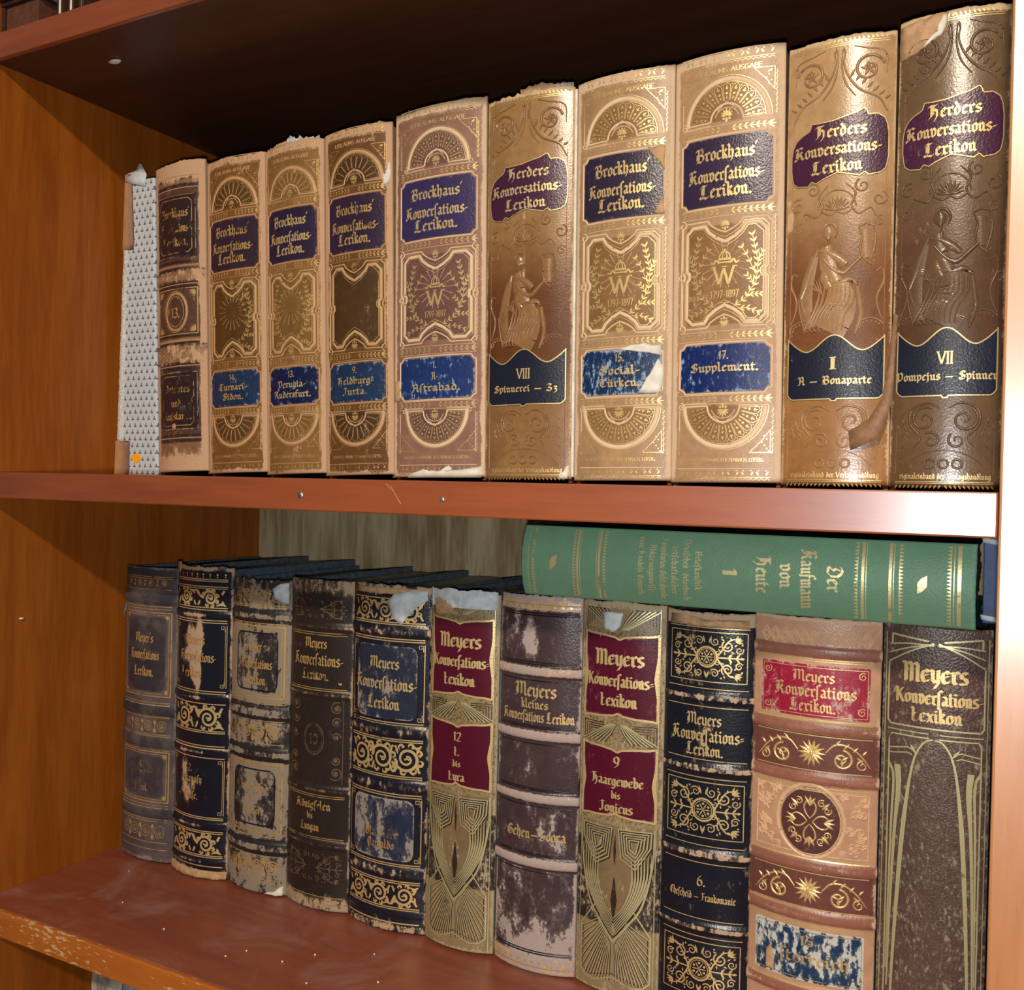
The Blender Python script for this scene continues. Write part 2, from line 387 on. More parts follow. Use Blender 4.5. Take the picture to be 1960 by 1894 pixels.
RO = {  # plain capitals and figures, height 1
 'A': (0.72, [[(0, 0), (0.32, 1), (0.64, 0)], [(0.12, 0.36), (0.52, 0.36)]]),
 'B': (0.6, [[(0.04, 0), (0.04, 1), (0.3, 1)] , _arc(0.28, 0.76, 0.2, 0.24, 90, -90), _arc(0.28, 0.26, 0.26, 0.26, 90, -90), [(0.04, 0.52), (0.28, 0.52)], [(0.04, 0), (0.28, 0)]]),
 'C': (0.7, [_arc(0.36, 0.5, 0.34, 0.5, 50, 310)]), 'D': (0.7, [[(0.04, 0), (0.04, 1), (0.26, 1)], _arc(0.26, 0.5, 0.36, 0.5, 90, -90), [(0.04, 0), (0.26, 0)]]),
 'E': (0.56, [[(0.5, 1), (0.04, 1), (0.04, 0), (0.5, 0)], [(0.04, 0.52), (0.42, 0.52)]]),
 'G': (0.74, [_arc(0.36, 0.5, 0.34, 0.5, 50, 350), [(0.4, 0.46), (0.7, 0.46), (0.7, 0.1)]]),
 'H': (0.7, [[(0.04, 0), (0.04, 1)], [(0.6, 0), (0.6, 1)], [(0.04, 0.5), (0.6, 0.5)]]),
 'I': (0.24, [[(0.08, 0), (0.08, 1)]]), 'J': (0.4, [[(0.28, 1), (0.28, 0.1), (0.1, -0.06)]]),
 'L': (0.54, [[(0.04, 1), (0.04, 0), (0.48, 0)]]),
 'M': (0.84, [[(0, 0), (0.08, 1), (0.38, 0.2), (0.68, 1), (0.76, 0)]]), 'N': (0.72, [[(0.04, 0), (0.04, 1), (0.62, 0), (0.62, 1)]]),
 'O': (0.78, [_arc(0.37, 0.5, 0.34, 0.5, 0, 360, 14)]), 'P': (0.58, [[(0.04, 0), (0.04, 1), (0.28, 1)], _arc(0.28, 0.74, 0.22, 0.26, 90, -90), [(0.04, 0.48), (0.28, 0.48)]]),
 'R': (0.64, [[(0.04, 0), (0.04, 1), (0.28, 1)], _arc(0.28, 0.74, 0.22, 0.26, 90, -90), [(0.04, 0.48), (0.28, 0.48), (0.56, 0)]]),
 'S': (0.56, [_arc(0.26, 0.74, 0.22, 0.26, 40, 270, 7) + _arc(0.26, 0.24, 0.24, 0.24, 90, -140, 7)]),
 'T': (0.62, [[(0, 1), (0.56, 1)], [(0.28, 1), (0.28, 0)]]), 'U': (0.7, [[(0.04, 1), (0.04, 0.3)] + _arc(0.32, 0.3, 0.28, 0.3, 180, 360, 7) + [(0.6, 1)]]),
 'V': (0.66, [[(0, 1), (0.3, 0), (0.6, 1)]]), 'W': (1.0, [[(0, 1), (0.24, 0), (0.46, 0.9), (0.68, 0), (0.92, 1)]]), 'X': (0.66, [[(0, 1), (0.58, 0)], [(0.58, 1), (0, 0)]]), 'Z': (0.6, [[(0, 1), (0.54, 1), (0, 0), (0.54, 0)]]),
 'Ä': (0.72, [[(0, 0), (0.32, 1), (0.64, 0)], [(0.12, 0.36), (0.52, 0.36)], [(0.16, 1.16), (0.2, 1.22)], [(0.42, 1.16), (0.46, 1.22)]]),
 '1': (0.4, [[(0.04, 0.82), (0.2, 1), (0.2, 0)]]), '2': (0.56, [_arc(0.25, 0.74, 0.22, 0.26, 160, -30, 7) + [(0.02, 0), (0.5, 0)]]),
 '3': (0.52, [_arc(0.22, 0.76, 0.2, 0.24, 150, -90, 7), _arc(0.22, 0.25, 0.24, 0.26, 90, -150, 8)]), '4': (0.56, [[(0.36, 0), (0.36, 1), (0, 0.3), (0.5, 0.3)]]),
 '5': (0.54, [[(0.44, 1), (0.1, 1), (0.06, 0.56)] + _arc(0.22, 0.3, 0.24, 0.3, 110, -140, 8)]), '6': (0.56, [_arc(0.26, 0.3, 0.22, 0.3, 0, 360, 12), [(0.05, 0.36), (0.12, 0.76), (0.38, 1)]]),
 '7': (0.52, [[(0, 1), (0.46, 1), (0.16, 0)]]), '8': (0.54, [_arc(0.25, 0.75, 0.19, 0.24, 0, 360, 12), _arc(0.25, 0.26, 0.23, 0.26, 0, 360, 12)]),
 '9': (0.56, [_arc(0.26, 0.7, 0.22, 0.3, 0, 360, 12), [(0.47, 0.64), (0.4, 0.24), (0.14, 0)]]), '0': (0.56, [_arc(0.26, 0.5, 0.22, 0.5, 0, 360, 14)]),
 '.': (0.22, [[(0.06, 0), (0.08, 0.08)]]), ',': (0.22, [[(0.1, 0.06), (0.04, -0.14)]]), '-': (0.4, [[(0.04, 0.42), (0.32, 0.42)]]), ' ': (0.36, []), '–': (0.9, [[(0.05, 0.45), (0.8, 0.45)]]),
}
SERIF = {'I': [(0.08, 0), (0.08, 1)], 'V': [(0, 1), (0.6, 1)], 'W': [(0, 1), (0.92, 1)], '1': [(0.2, 0)], '7': [(0.16, 0)], 'X': [(0, 0), (0.58, 0), (0, 1), (0.58, 1)]}
for _c in '0123456789':
    FR[_c] = (RO[_c][0] * 1.45, [[(x * 1.4, y * 1.35) for x, y in s] for s in RO[_c][1]])
for _c in 'VIX':
    FR.setdefault(_c, (RO[_c][0] * 1.4, [[(x * 1.4, y * 1.4) for x, y in s] for s in RO[_c][1]]))

EK = dict(FR)     # the rounder display hand of the wine-red labels
EK.update({
 'M': (1.1, [[(-0.06, 1.42), (0.12, 1.3), (0.12, 0.0)], [(0.12, 1.16), (0.36, 1.42), (0.5, 1.2), (0.5, 0.0)], [(0.5, 1.16), (0.76, 1.42), (0.9, 1.2), (0.9, 0.06), (1.0, 0.0)]]),
 'K': (0.86, [[(0.0, 1.44), (0.12, 1.34), (0.12, 0.0)], [(0.14, 0.66), (0.4, 1.02), (0.66, 1.42)], [(0.32, 0.86), (0.56, 0.3), (0.74, 0.0)]]),
 'L': (0.66, [[(0.0, 1.44), (0.12, 1.34), (0.12, 0.1), (0.3, 0.02), (0.56, 0.12)], [(0.12, 0.6), (0.34, 0.9)]]),
 'e': (0.6, [_arc(0.28, 0.5, 0.22, 0.46, 40, 320, 12), [(0.08, 0.44), (0.46, 0.62)]]),
 'y': (0.62, [[(-0.02, 0.98), (0.1, 0.86), (0.1, 0.24), (0.26, 0.04), (0.44, 0.2)], [(0.46, 0.98), (0.46, 0.0), (0.22, -0.42)]]),
 's': (0.52, [_arc(0.24, 0.74, 0.18, 0.23, 30, 250, 7) + _arc(0.22, 0.26, 0.2, 0.24, 80, -150, 7)]),
 'o': (0.62, [_arc(0.28, 0.5, 0.22, 0.46, 0, 360, 14)]), 'x': (0.56, [[(0.02, 0.96), (0.44, 0.04)], [(0.44, 0.96), (0.02, 0.04)]]),
})

# ---------------------------------------------------------------- a book spine: (u across, v up) in millimetres -> the book's own space in metres
class Book:
    def __init__(s, w, H, bulge=6, vb=0.6, bands=()):
        s.w, s.H, s.b, s.vb, s.bands = w, H, bulge, vb, bands
        s.R = ((w / 2) ** 2 + bulge ** 2) / (2 * bulge)
        s.k = math.sqrt(s.R ** 2 - (w / 2) ** 2)
    def lift(s, V):
        h = np.zeros_like(V)
        for v0, hw, hh in s.bands:
            t = np.clip(np.abs(V - v0) / hw, 0, 1)
            h = np.maximum(h, hh * np.sqrt(np.clip(1 - t ** 2.6, 0, 1)))
        return h
    def P(s, U, V, h):
        U = np.clip(np.asarray(U, float), -s.w / 2, s.w / 2)
        V = np.asarray(V, float)
        h = np.asarray(h, float) + s.lift(V)
        nx = U / s.R
        c = np.sqrt(np.maximum(s.R ** 2 - U ** 2, 0))
        ny = -c / s.R
        X = s.w / 2 + U + h * nx
        Y = -(c - s.k) + h * ny
        return np.stack([X, Y, V], -1) * 0.001

def set_attr(me, paint, wear):
    n = len(me.vertices)
    a = me.color_attributes.new('paint', 'FLOAT_COLOR', 'POINT')
    buf = np.ones((n, 4), np.float32)
    buf[:, :3] = paint
    a.data.foreach_set('color', buf.ravel())
    a = me.attributes.new('wear', 'FLOAT', 'POINT')
    w = np.empty(n, np.float32)
    w[:] = wear
    a.data.foreach_set('value', w)

def np_mesh(name, V, F):
    me = bpy.data.meshes.new(name)
    V = np.asarray(V, np.float32).reshape(-1, 3)
    F = np.asarray(F, np.int32)
    me.vertices.add(len(V))
    me.vertices.foreach_set('co', V.ravel())
    me.loops.add(F.size)
    me.loops.foreach_set('vertex_index', F.ravel())
    me.polygons.add(len(F))
    me.polygons.foreach_set('loop_start', np.arange(0, F.size, F.shape[1], dtype=np.int32))
    me.update(calc_edges=True)
    me.validate()
    me.polygons.foreach_set('use_smooth', [True] * len(me.polygons))
    return me

def grid_faces(nu, nv, off=0):
    i = np.arange(nu - 1)[:, None] * nv + np.arange(nv - 1)[None, :] + off
    return np.stack([i, i + nv, i + nv + 1, i + 1], -1).reshape(-1, 4)

def jag(seed, amp, n=40):
    r = np.random.RandomState(seed)
    k = np.cumsum(r.randn(n)) * 0.5
    k = k - np.linspace(k[0], k[-1], n)
    f = r.randn(n) * 0.5 + k
    f = f / (np.abs(f).max() + 1e-6) * amp
    return lambda t: np.interp(t, np.linspace(0, 1, n), f)

def spine_shell(bk, name, m, parent, paint, top=None, bot=None, h0=0.0, thick=1.6, du=1.0, dv=1.0, inset=0.0, wrap=2.5):
    """the curved spine leather with its real thickness and rolled shoulders; paint(U, V) gives colour and wear"""
    w, H = bk.w - 2 * inset, bk.H
    nu, nv = int(w / du) + 1, int(H / dv) + 1
    us = np.linspace(-w / 2, w / 2, nu)
    t = np.linspace(0, 1, nv)
    tp = np.full(nu, H, float) + (top((us + w / 2) / w) if top else 0)
    bt = np.full(nu, bk.vb, float) + (bot((us + w / 2) / w) if bot else 0)
    V = bt[:, None] + t[None, :] * (tp - bt)[:, None]
    U = np.repeat(us[:, None], nv, 1)
    edge = np.minimum(1, np.minimum(V - bt[:, None], tp[:, None] - V) / 1.2)
    hh = h0 - 0.5 * (1 - np.clip(edge, 0, 1)) ** 2
    front = bk.P(U, V, hh).reshape(-1, 3)
    col, wr = paint(U, V)
    F = [grid_faces(nu, nv)]
    back = bk.P(U, V, h0 - thick)[:, [0, -1]].reshape(-1, 3)      # the inside face, bottom and top rows
    nf = nu * nv
    i = np.arange(nu - 1)
    F.append(np.stack([nf + 2 * i, nf + 2 * i + 1, nf + 2 * i + 3, nf + 2 * i + 2], -1))
    F.append(np.stack([i * nv, nf + 2 * i, nf + 2 * i + 2, (i + 1) * nv], -1))
    F.append(np.stack([i * nv + nv - 1, (i + 1) * nv + nv - 1, nf + 2 * i + 3, nf + 2 * i + 1], -1))
    # shoulders that roll back onto the boards
    sh = []
    nn = nf + 2 * nu
    for side, col_i in ((0, 0), (1, nu - 1)):
        base = bk.P(U[col_i], V[col_i], h0)
        a = base + np.array([(-1 if side == 0 else 1) * 0.0002, 0.0012, 0])
        b2 = base + np.array([0, wrap * 0.001, 0])
        sh += [a, b2]
        j = np.arange(nv - 1)
        o1, o2 = nn + 2 * side * nv, nn + (2 * side + 1) * nv
        c0 = col_i * nv
        q1 = np.stack([c0 + j, c0 + j + 1, o1 + j + 1, o1 + j], -1)
        q2 = np.stack([o1 + j, o1 + j + 1, o2 + j + 1, o2 + j], -1)
        F += ([q1, q2] if side == 0 else [q1[:, ::-1], q2[:, ::-1]])
    Vt = np.concatenate([front, back] + sh)
    me = np_mesh(name, Vt, np.concatenate(F))
    nC = len(Vt)
    pc = np.empty((nC, 3)); wc = np.empty(nC)
    cf = col.reshape(-1, 3); wf = wr.reshape(-1)
    pc[:nf], wc[:nf] = cf, wf
    ci = col[:, [0, -1]].reshape(-1, 3)
    pc[nf:nn], wc[nf:nn] = ci, 0.9
    for k, c_i in enumerate((0, 0, nu - 1, nu - 1)):
        pc[nn + k * nv: nn + (k + 1) * nv] = col[c_i]
        wc[nn + k * nv: nn + (k + 1) * nv] = np.maximum(wr[c_i], 0.6)
    set_attr(me, pc, wc)
    o = link(name, me, m, parent)
    return o

class Deco:
    """collects flat or domed stamped shapes on a spine and makes ONE mesh of them"""
    def __init__(s, bk, h=0.22, step=1.6):
        s.bk, s.h, s.step = bk, h, step
        s.V, s.F, s.n = [], [], 0
        s.tf = None
    def _add(s, P, F):
        s.V.append(P); s.F.append(np.asarray(F))
    def _pts(s, pts):
        p = np.asarray(pts, float)
        if s.tf is not None: p = s.tf(p)
        return p
    def ribbon(s, pts, width=0.5, dome=0.0, closed=False):
        p = s._pts(pts)
        if closed: p = np.vstack([p, p[:1]])
        if np.ndim(width) and len(p) >= 3 and not closed:             # tapered strokes are drawn as flowing curves
            q = np.vstack([2 * p[0] - p[1], p, 2 * p[-1] - p[-2]])
            out = []
            for i in range(1, len(q) - 2):
                for t in np.arange(0, 1, 0.2):
                    out.append(0.5 * (2 * q[i] + (q[i + 1] - q[i - 1]) * t + (2 * q[i - 1] - 5 * q[i] + 4 * q[i + 1] - q[i + 2]) * t * t + (3 * q[i] - q[i - 1] - 3 * q[i + 1] + q[i + 2]) * t ** 3))
            p = np.array(out + [p[-1]])
        seg = np.linalg.norm(np.diff(p, axis=0), axis=1)
        keep = np.concatenate([[True], seg > 1e-5])
        p = p[keep]
        if len(p) < 2: return
        seg = np.linalg.norm(np.diff(p, axis=0), axis=1)
        L = np.concatenate([[0], np.cumsum(seg)])
        n = max(2, int(L[-1] / s.step) + 1)
        t = np.unique(np.concatenate([np.linspace(0, L[-1], n), L]))
        t = t[np.concatenate([[True], np.diff(t) > 1e-4])]
        q = np.stack([np.interp(t, L, p[:, 0]), np.interp(t, L, p[:, 1])], -1)
        d = np.gradient(q, axis=0)
        d /= np.linalg.norm(d, axis=1, keepdims=True) + 1e-9
        nrm = np.stack([-d[:, 1], d[:, 0]], -1)
        if np.ndim(width): wv = np.interp(t / L[-1], np.linspace(0, 1, len(width)), width)
        else: wv = np.full(len(t), width)
        a, b = q + nrm * wv[:, None] / 2, q - nrm * wv[:, None] / 2
        m = len(t)
        if dome:
            rows = [(a, -0.15), (q + nrm * wv[:, None] * 0.22, dome * 0.8), (q, dome), (q - nrm * wv[:, None] * 0.22, dome * 0.8), (b, -0.15)]
        else:
            rows = [(a, s.h), (b, s.h)]
        P = np.concatenate([s.bk.P(r[:, 0], r[:, 1], hh) for r, hh in rows])
        i = np.arange(m - 1)
        F = np.concatenate([np.stack([k * m + i, (k + 1) * m + i, (k + 1) * m + i + 1, k * m + i + 1], -1) for k in range(len(rows) - 1)])
        s._add(P, F)
    def quad(s, a, b, c, d):
        p = s._pts([a, b, c, d])
        s._add(s.bk.P(p[:, 0], p[:, 1], s.h), [[0, 1, 2, 3]])
    def leaf(s, x, y, ang, L, W, dome=0.0):
        """a pointed leaf from (x, y)"""
        c, n = (math.cos(ang), math.sin(ang)), (-math.sin(ang), math.cos(ang))
        ts = (0, 0.25, 0.5, 0.78, 1)
        ws = (0.12, 0.8, 1.0, 0.6, 0.02)
        s.ribbon([(x + c[0] * L * t, y + c[1] * L * t) for t in ts], [W * k for k in ws], dome)
    def dot(s, x, y, r, dome=0.0):
        s.ribbon([(x, y - r), (x, y - r * .5), (x, y), (x, y + r * .5), (x, y + r)], [r * .3, 1.7 * r, 2 * r, 1.7 * r, r * .3], dome)
    def ring(s, x, y, rx, width, ry=None, a0=0, a1=360, dome=0.0, n=None):
        n = n or max(10, int(abs(a1 - a0) / 12))
        s.ribbon(_arc(x, y, rx, ry or rx, a0, a1, n), width, dome)
    def spiral(s, x, y, r, a0, turns, width, dome=0.0, r1=0.18, flip=1):
        n = int(18 * turns) + 4
        pts = []
        for i in range(n + 1):
            t = i / n
            rr = r * (1 - (1 - r1) * t)
            a = a0 + flip * turns * 2 * math.pi * t
            pts.append((x + rr * math.cos(a), y + rr * math.sin(a)))
        s.ribbon(pts, [width, width * 1.1, width * 0.9, width * 0.7], dome)
    def stroke_nib(s, pts, nib, nw, tmin):
        p = s._pts(pts)
        off = np.array([math.cos(nib), math.sin(nib)]) * nw / 2
        for a, b in zip(p[:-1], p[1:]):
            d = b - a
            L = np.linalg.norm(d)
            if L < 1e-6: continue
            d = d / L
            o = off.copy()
            cr = d[0] * o[1] - d[1] * o[0]
            if abs(cr) < tmin / 2:
                o = o + np.array([-d[1], d[0]]) * (tmin / 2 - abs(cr)) * (1 if cr >= 0 else -1)
            e = d * nw * 0.10
            q = np.array([a - e + o, a - e - o, b + e - o, b + e + o])
            s._add(s.bk.P(q[:, 0], q[:, 1], s.h), [[0, 1, 2, 3]])
    def text(s, txt, x, y, xh, width=None, font='fr', wt=0.26, nib=42, gap=0.06, mirror=None):
        """one line centred on x with its baseline at y"""
        G = FR if font == 'fr' else EK if font == 'ek' else RO
        adv = sum(G.get(c, (0.5, []))[0] + gap for c in txt) - gap
        k = xh if width is None else width / max(adv, 1e-3)
        cx = x - adv * k / 2
        old = s.tf
        for c in txt:
            aw, st = G.get(c, (0.5, []))
            for g in st:
                pts = [(cx + px * k, y + py * xh) for px, py in g]
                if font in ('fr', 'ek'): s.stroke_nib(pts, math.radians(nib), wt * math.sqrt(k * xh), 0.09 * xh)
                else: s.stroke_nib(pts, math.radians(10), wt * k, 0.10 * xh)
            if font == 'serif':
                for sx, sy in SERIF.get(c, []):
                    s.ribbon([(cx + (sx - 0.13) * k, y + sy * xh), (cx + (sx + 0.13) * k, y + sy * xh)], 0.08 * xh)
            cx += (aw + gap) * k
    def build(s, name, m, parent, paint=None, wear=0.0, cuts=()):
        """one part, or one part for each zone of the spine between the heights in cuts"""
        cuts = sorted(cuts)
        zone = [int(np.searchsorted(cuts, 1000 * float((P[:, 2].min() + P[:, 2].max()) / 2))) for P in s.V]
        o = None
        for z in sorted(set(zone), reverse=True):
            Vs, Fs, n = [], [], 0
            for P, F, q in zip(s.V, s.F, zone):
                if q == z:
                    Vs.append(P); Fs.append(F + n); n += len(P)
            me = np_mesh(name, np.concatenate(Vs), np.concatenate(Fs))
            if paint is not None: set_attr(me, paint, wear)
            o = link(name, me, m, parent)
        return o

RO_SERIF = RO
def patch(bk, name, m, parent, u0, u1, bot, top, col, wear, h=0.45, nu=36, nv=36, side=None):
    """a leather or paper label glued on the spine, between bot(u) and top(u), with its own thickness"""
    us = np.linspace(u0, u1, nu)
    b = np.array([bot(u) for u in us]); t = np.array([top(u) for u in us])
    T = np.linspace(0, 1, nv)
    V = b[:, None] + T[None, :] * (t - b)[:, None]
    U = np.repeat(us[:, None], nv, 1)
    if side is not None: U = U + side(T)[None, :] * (np.abs(us)[:, None] / max(abs(u0), abs(u1))) * np.sign(us)[:, None]
    f = bk.P(U, V, h)
    ring = np.concatenate([f[:, 0], f[-1, 1:], f[-2::-1, -1], f[0, -2:0:-1]])
    Uc = np.concatenate([U[:, 0], U[-1, 1:], U[-2::-1, -1], U[0, -2:0:-1]])
    Vc = np.concatenate([V[:, 0], V[-1, 1:], V[-2::-1, -1], V[0, -2:0:-1]])
    low = bk.P(Uc, Vc, -0.3)
    n = nu * nv; m2 = len(ring)
    idx = np.arange(m2)
    skirt = np.stack([n + idx, n + m2 + idx, n + m2 + (idx + 1) % m2, n + (idx + 1) % m2], -1)
    me = np_mesh(name, np.concatenate([f.reshape(-1, 3), ring, low]), np.concatenate([grid_faces(nu, nv), skirt]))
    e = np.minimum(np.minimum(T[None, :], 1 - T[None, :]) * (t - b)[:, None], np.minimum(U - U.min(), U.max() - U))
    wv = wear + 0.25 * (1 - np.clip(e / 1.5, 0, 1))
    W = np.concatenate([wv.reshape(-1), np.full(2 * m2, wear + 0.2)])
    set_attr(me, np.array(col)[None, :], W)
    return link(name, me, m, parent)

def book_body(root, w, H, D, board_m, edge_m, top_drop=4.0, inset=0.35, board_h=None, ov=3.0):
    """two boards and the block of pages"""
    bh = board_h or H
    box('back_board', board_m, root, inset / 1000, (inset + 3) / 1000, 0.0028, D / 1000, 0, bh / 1000, b=0.0008)
    box('front_board', board_m, root, (w - inset - 3) / 1000, (w - inset) / 1000, 0.0028, D / 1000, 0, bh / 1000, b=0.0008)
    # the page block: a ridged top edge that runs along the depth, hollow at the fore-edge
    x0, x1 = (inset + 3.05) / 1000, (w - inset - 3.05) / 1000
    n = 26
    r = np.random.RandomState(int(w * 100))
    V, F = [], []
    ys = [0.003, D / 1000 * 0.5, (D - 5) / 1000]
    for i in range(n + 1):
        x = x0 + (x1 - x0) * i / n
        zt = (bh - top_drop - 1.4 * math.sin(math.pi * i / n) * -1 + r.uniform(-0.55, 0.55)) / 1000
        hol = 0.006 * math.sin(math.pi * i / n)
        for j, y in enumerate(ys):
            yy = y - (hol if j == 2 else 0)
            V += [(x, yy, 0.0035), (x, yy, zt)]
    k = 6
    for i in range(n):
        a, b = i * k, (i + 1) * k
        for j in range(2):
            F.append((a + 2 * j + 1, b + 2 * j + 1, b + 2 * j + 3, a + 2 * j + 3))
            F.append((a + 2 * j, a + 2 * j + 2, b + 2 * j + 2, b + 2 * j))
        F.append((a, b, b + 1, a + 1))
        F.append((a + 4, a + 5, b + 5, b + 4))
    F += [(0, 1, 3, 2), (2, 3, 5, 4)]
    e = n * k
    F += [(e, e + 2, e + 3, e + 1), (e + 2, e + 4, e + 5, e + 3)]
    link('text_block', mesh_from('text_block', V, F), edge_m, root)

def flap(name, m, parent, pts3, thick=0.0005):
    """a torn scrap of paper or leather: a strip given by its left and right edges in space, with thickness"""
    L, R = pts3
    n = len(L)
    V = []
    for a, b in zip(L, R):
        a, b = Vector(a), Vector(b)
        V += [a, (a + b) / 2 + Vector((0, -0.0006, 0)), b]
    off = Vector((0, thick, 0))
    V += [v + off for v in V]
    F = []
    for i in range(n - 1):
        for j in range(2):
            q = (i * 3 + j, i * 3 + j + 1, (i + 1) * 3 + j + 1, (i + 1) * 3 + j)
            F.append(q)
            F.append(tuple(x + 3 * n for x in q[::-1]))
    rim = [0, 1, 2] + [i * 3 + 2 for i in range(1, n)] + [(n - 1) * 3 + 1] + [i * 3 for i in range(n - 1, 0, -1)]
    for a, b in zip(rim, rim[1:] + rim[:1]):
        F.append((b, a, a + 3 * n, b + 3 * n))
    return link(name, mesh_from(name, V, F, True), m, parent)

def spine_scrap(bk, name, m, parent, outline, h=0.5, seed=0):
    """an irregular torn patch lying on a spine, outline as (u, v) around a centre"""
    o = np.array(outline, float)
    r = np.random.RandomState(seed)
    # refine the outline and roughen it
    pts = []
    for a, b in zip(o, np.roll(o, -1, 0)):
        for t in (0, 0.33, 0.66):
            q = a + (b - a) * t
            pts.append(q + r.randn(2) * 0.35 * (t > 0))
    pts = np.array(pts)
    c = pts.mean(0)
    rings = [pts, c + (pts - c) * 0.66, c + (pts - c) * 0.33]
    n = len(pts)
    P = [bk.P(pts[:, 0], pts[:, 1], -0.2), bk.P(rings[0][:, 0], rings[0][:, 1], h)]
    for k in (1, 2):
        P.append(bk.P(rings[k][:, 0], rings[k][:, 1], h + 0.12 * k + r.rand(n) * 0.15))
    V = np.concatenate(P + [bk.P(c[:1], c[1:2], h + 0.3)])
    F = []
    for k in range(3):
        for i in range(n):
            j = (i + 1) % n
            F.append((k * n + i, k * n + j, (k + 1) * n + j, (k + 1) * n + i))
    for i in range(n):
        F.append((3 * n + i, 3 * n + (i + 1) % n, 4 * n))
    return link(name, mesh_from(name, V, F, True), m, parent)
# ---------------------------------------------------------------- the bookcase
ZT, ZB, T, W, DEP = 0.3169, -0.334, 0.020, 0.7017, 0.306
M['wood_side'] = wood('veneer_side_panel', lin(138, 71, 15), lin(162, 91, 28), 2, 0.38, 0.3, 2.4)
M['wood_back'] = wood('veneer_back_panel', lin(136, 114, 78), lin(200, 182, 142), 2, 0.6, 0.25, 1.8, chips=0.0, chipcol=lin(205, 195, 165))
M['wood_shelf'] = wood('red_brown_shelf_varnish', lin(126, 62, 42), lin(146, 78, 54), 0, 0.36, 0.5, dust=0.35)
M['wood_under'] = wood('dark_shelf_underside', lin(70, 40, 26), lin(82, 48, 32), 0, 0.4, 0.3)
M['wood_edge'] = wood('varnished_shelf_edge', lin(124, 52, 16), lin(150, 72, 28), 0, 0.42, 0.7, bump=0.15, coat=1.0)
M['wood_edge_worn'] = wood('scuffed_shelf_edge', lin(160, 84, 28), lin(186, 106, 42), 0, 0.34, 0.5, chips=0.058, bump=0.15)
M['wood_stile'] = wood('varnished_stile', lin(166, 104, 56), lin(186, 124, 74), 2, 0.44, 1.0, bump=0.12, coat=1.0)
M['steel'] = simple('nail_steel', lin(170, 170, 168), 0.35, 0.3, 300, 0.6)
M['steel'].node_tree.nodes['Principled BSDF'].inputs['Metallic'].default_value = 0.8
M['speck'] = simple('plaster_speck', lin(232, 232, 222), 0.9, 0.15, 400)

FLOOR = -1.22
case = thing('bookcase', 'varnished brown wooden bookcase whose shelves carry the old leather volumes', 'bookcase', (0, 0, FLOOR))
def cpart(name, m, *a, b=0.0012):
    x0, x1, y0, y1, z0, z1 = a
    return box(name, m, case, x0, x1, y0, y1, z0 - FLOOR, z1 - FLOOR, b=b)
TOPZ = 0.72
cpart('side_panel', M['wood_side'], -0.02, 0.0, 0.0, DEP + 0.008, FLOOR, TOPZ)['label'] = 'orange brown left side panel'
cpart('side_panel', M['wood_side'], W + 0.0, W + 0.02, 0.0225, DEP + 0.008, FLOOR, TOPZ)
cpart('stile', M['wood_stile'], W, W + 0.075, 0.0, 0.022, FLOOR, TOPZ)['label'] = 'pale upright front stile at the right'
cpart('back_panel', M['wood_back'], 0.0003, W - 0.0003, DEP, DEP + 0.008, FLOOR, TOPZ, b=0)
def shelf(zt, edge, label):
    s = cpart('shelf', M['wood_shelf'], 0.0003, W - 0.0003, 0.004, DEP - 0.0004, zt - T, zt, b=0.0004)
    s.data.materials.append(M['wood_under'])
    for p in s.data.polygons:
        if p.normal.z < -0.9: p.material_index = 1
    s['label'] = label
    V, F = box_geo(0.0003, W - 0.0003, 0.0, 0.0039, zt - T - FLOOR, zt - FLOOR, b=0.0009)
    e = link('edge_strip', mesh_from('edge_strip', V, F), edge, s)
    return s
s_top = shelf(ZT + T, M['wood_edge'], 'upper shelf board')
s_mid = shelf(0.0, M['wood_edge'], 'middle shelf board')
s_low = shelf(ZB, M['wood_edge_worn'], 'scuffed lower shelf board')
shelf(ZB - 0.337, M['wood_edge'], 'lowest shelf board')
cpart('top_board', M['wood_shelf'], -0.02, W + 0.075, -0.004, DEP + 0.008, TOPZ + 0.0002, TOPZ + 0.02)

def blob(name, m, parent, loc, rx, ry, rz, seed=0, n=8, mrings=5):
    r = random.Random(seed)
    V, F = [], []
    for i in range(mrings + 1):
        a = math.pi * i / mrings
        for j in range(n):
            b = 2 * math.pi * j / n
            k = 1 + r.uniform(-0.22, 0.22)
            V.append((loc[0] + rx * math.sin(a) * math.cos(b) * k, loc[1] + ry * math.sin(a) * math.sin(b) * k, loc[2] + rz * math.cos(a)))
    for i in range(mrings):
        for j in range(n):
            F.append((i * n + j, (i + 1) * n + j, (i + 1) * n + (j + 1) % n, i * n + (j + 1) % n))
    return link(name, mesh_from(name, V, F, True), m, parent)

# two nail heads in the edge of the middle shelf
for k, x in enumerate((0.3157, 0.4193)):
    V, F = [], []
    for i in range(12):
        a = 2 * math.pi * i / 12
        r = 0.0024 if k == 0 else 0.0018
        V += [(x + r * math.cos(a), 0.0006, -0.0105 - FLOOR + r * math.sin(a)), (x + r * 0.8 * math.cos(a), -0.0007, -0.0105 - FLOOR + r * 0.8 * math.sin(a))]
    V.append((x, -0.0004, -0.0105 - FLOOR))
    for i in range(12):
        j = (i + 1) % 12
        F += [(2 * i, 2 * i + 1, 2 * j + 1, 2 * j), (2 * i + 1, 24, 2 * j + 1)]
    link('nail', mesh_from('nail', V, F, True), M['steel'], s_mid)
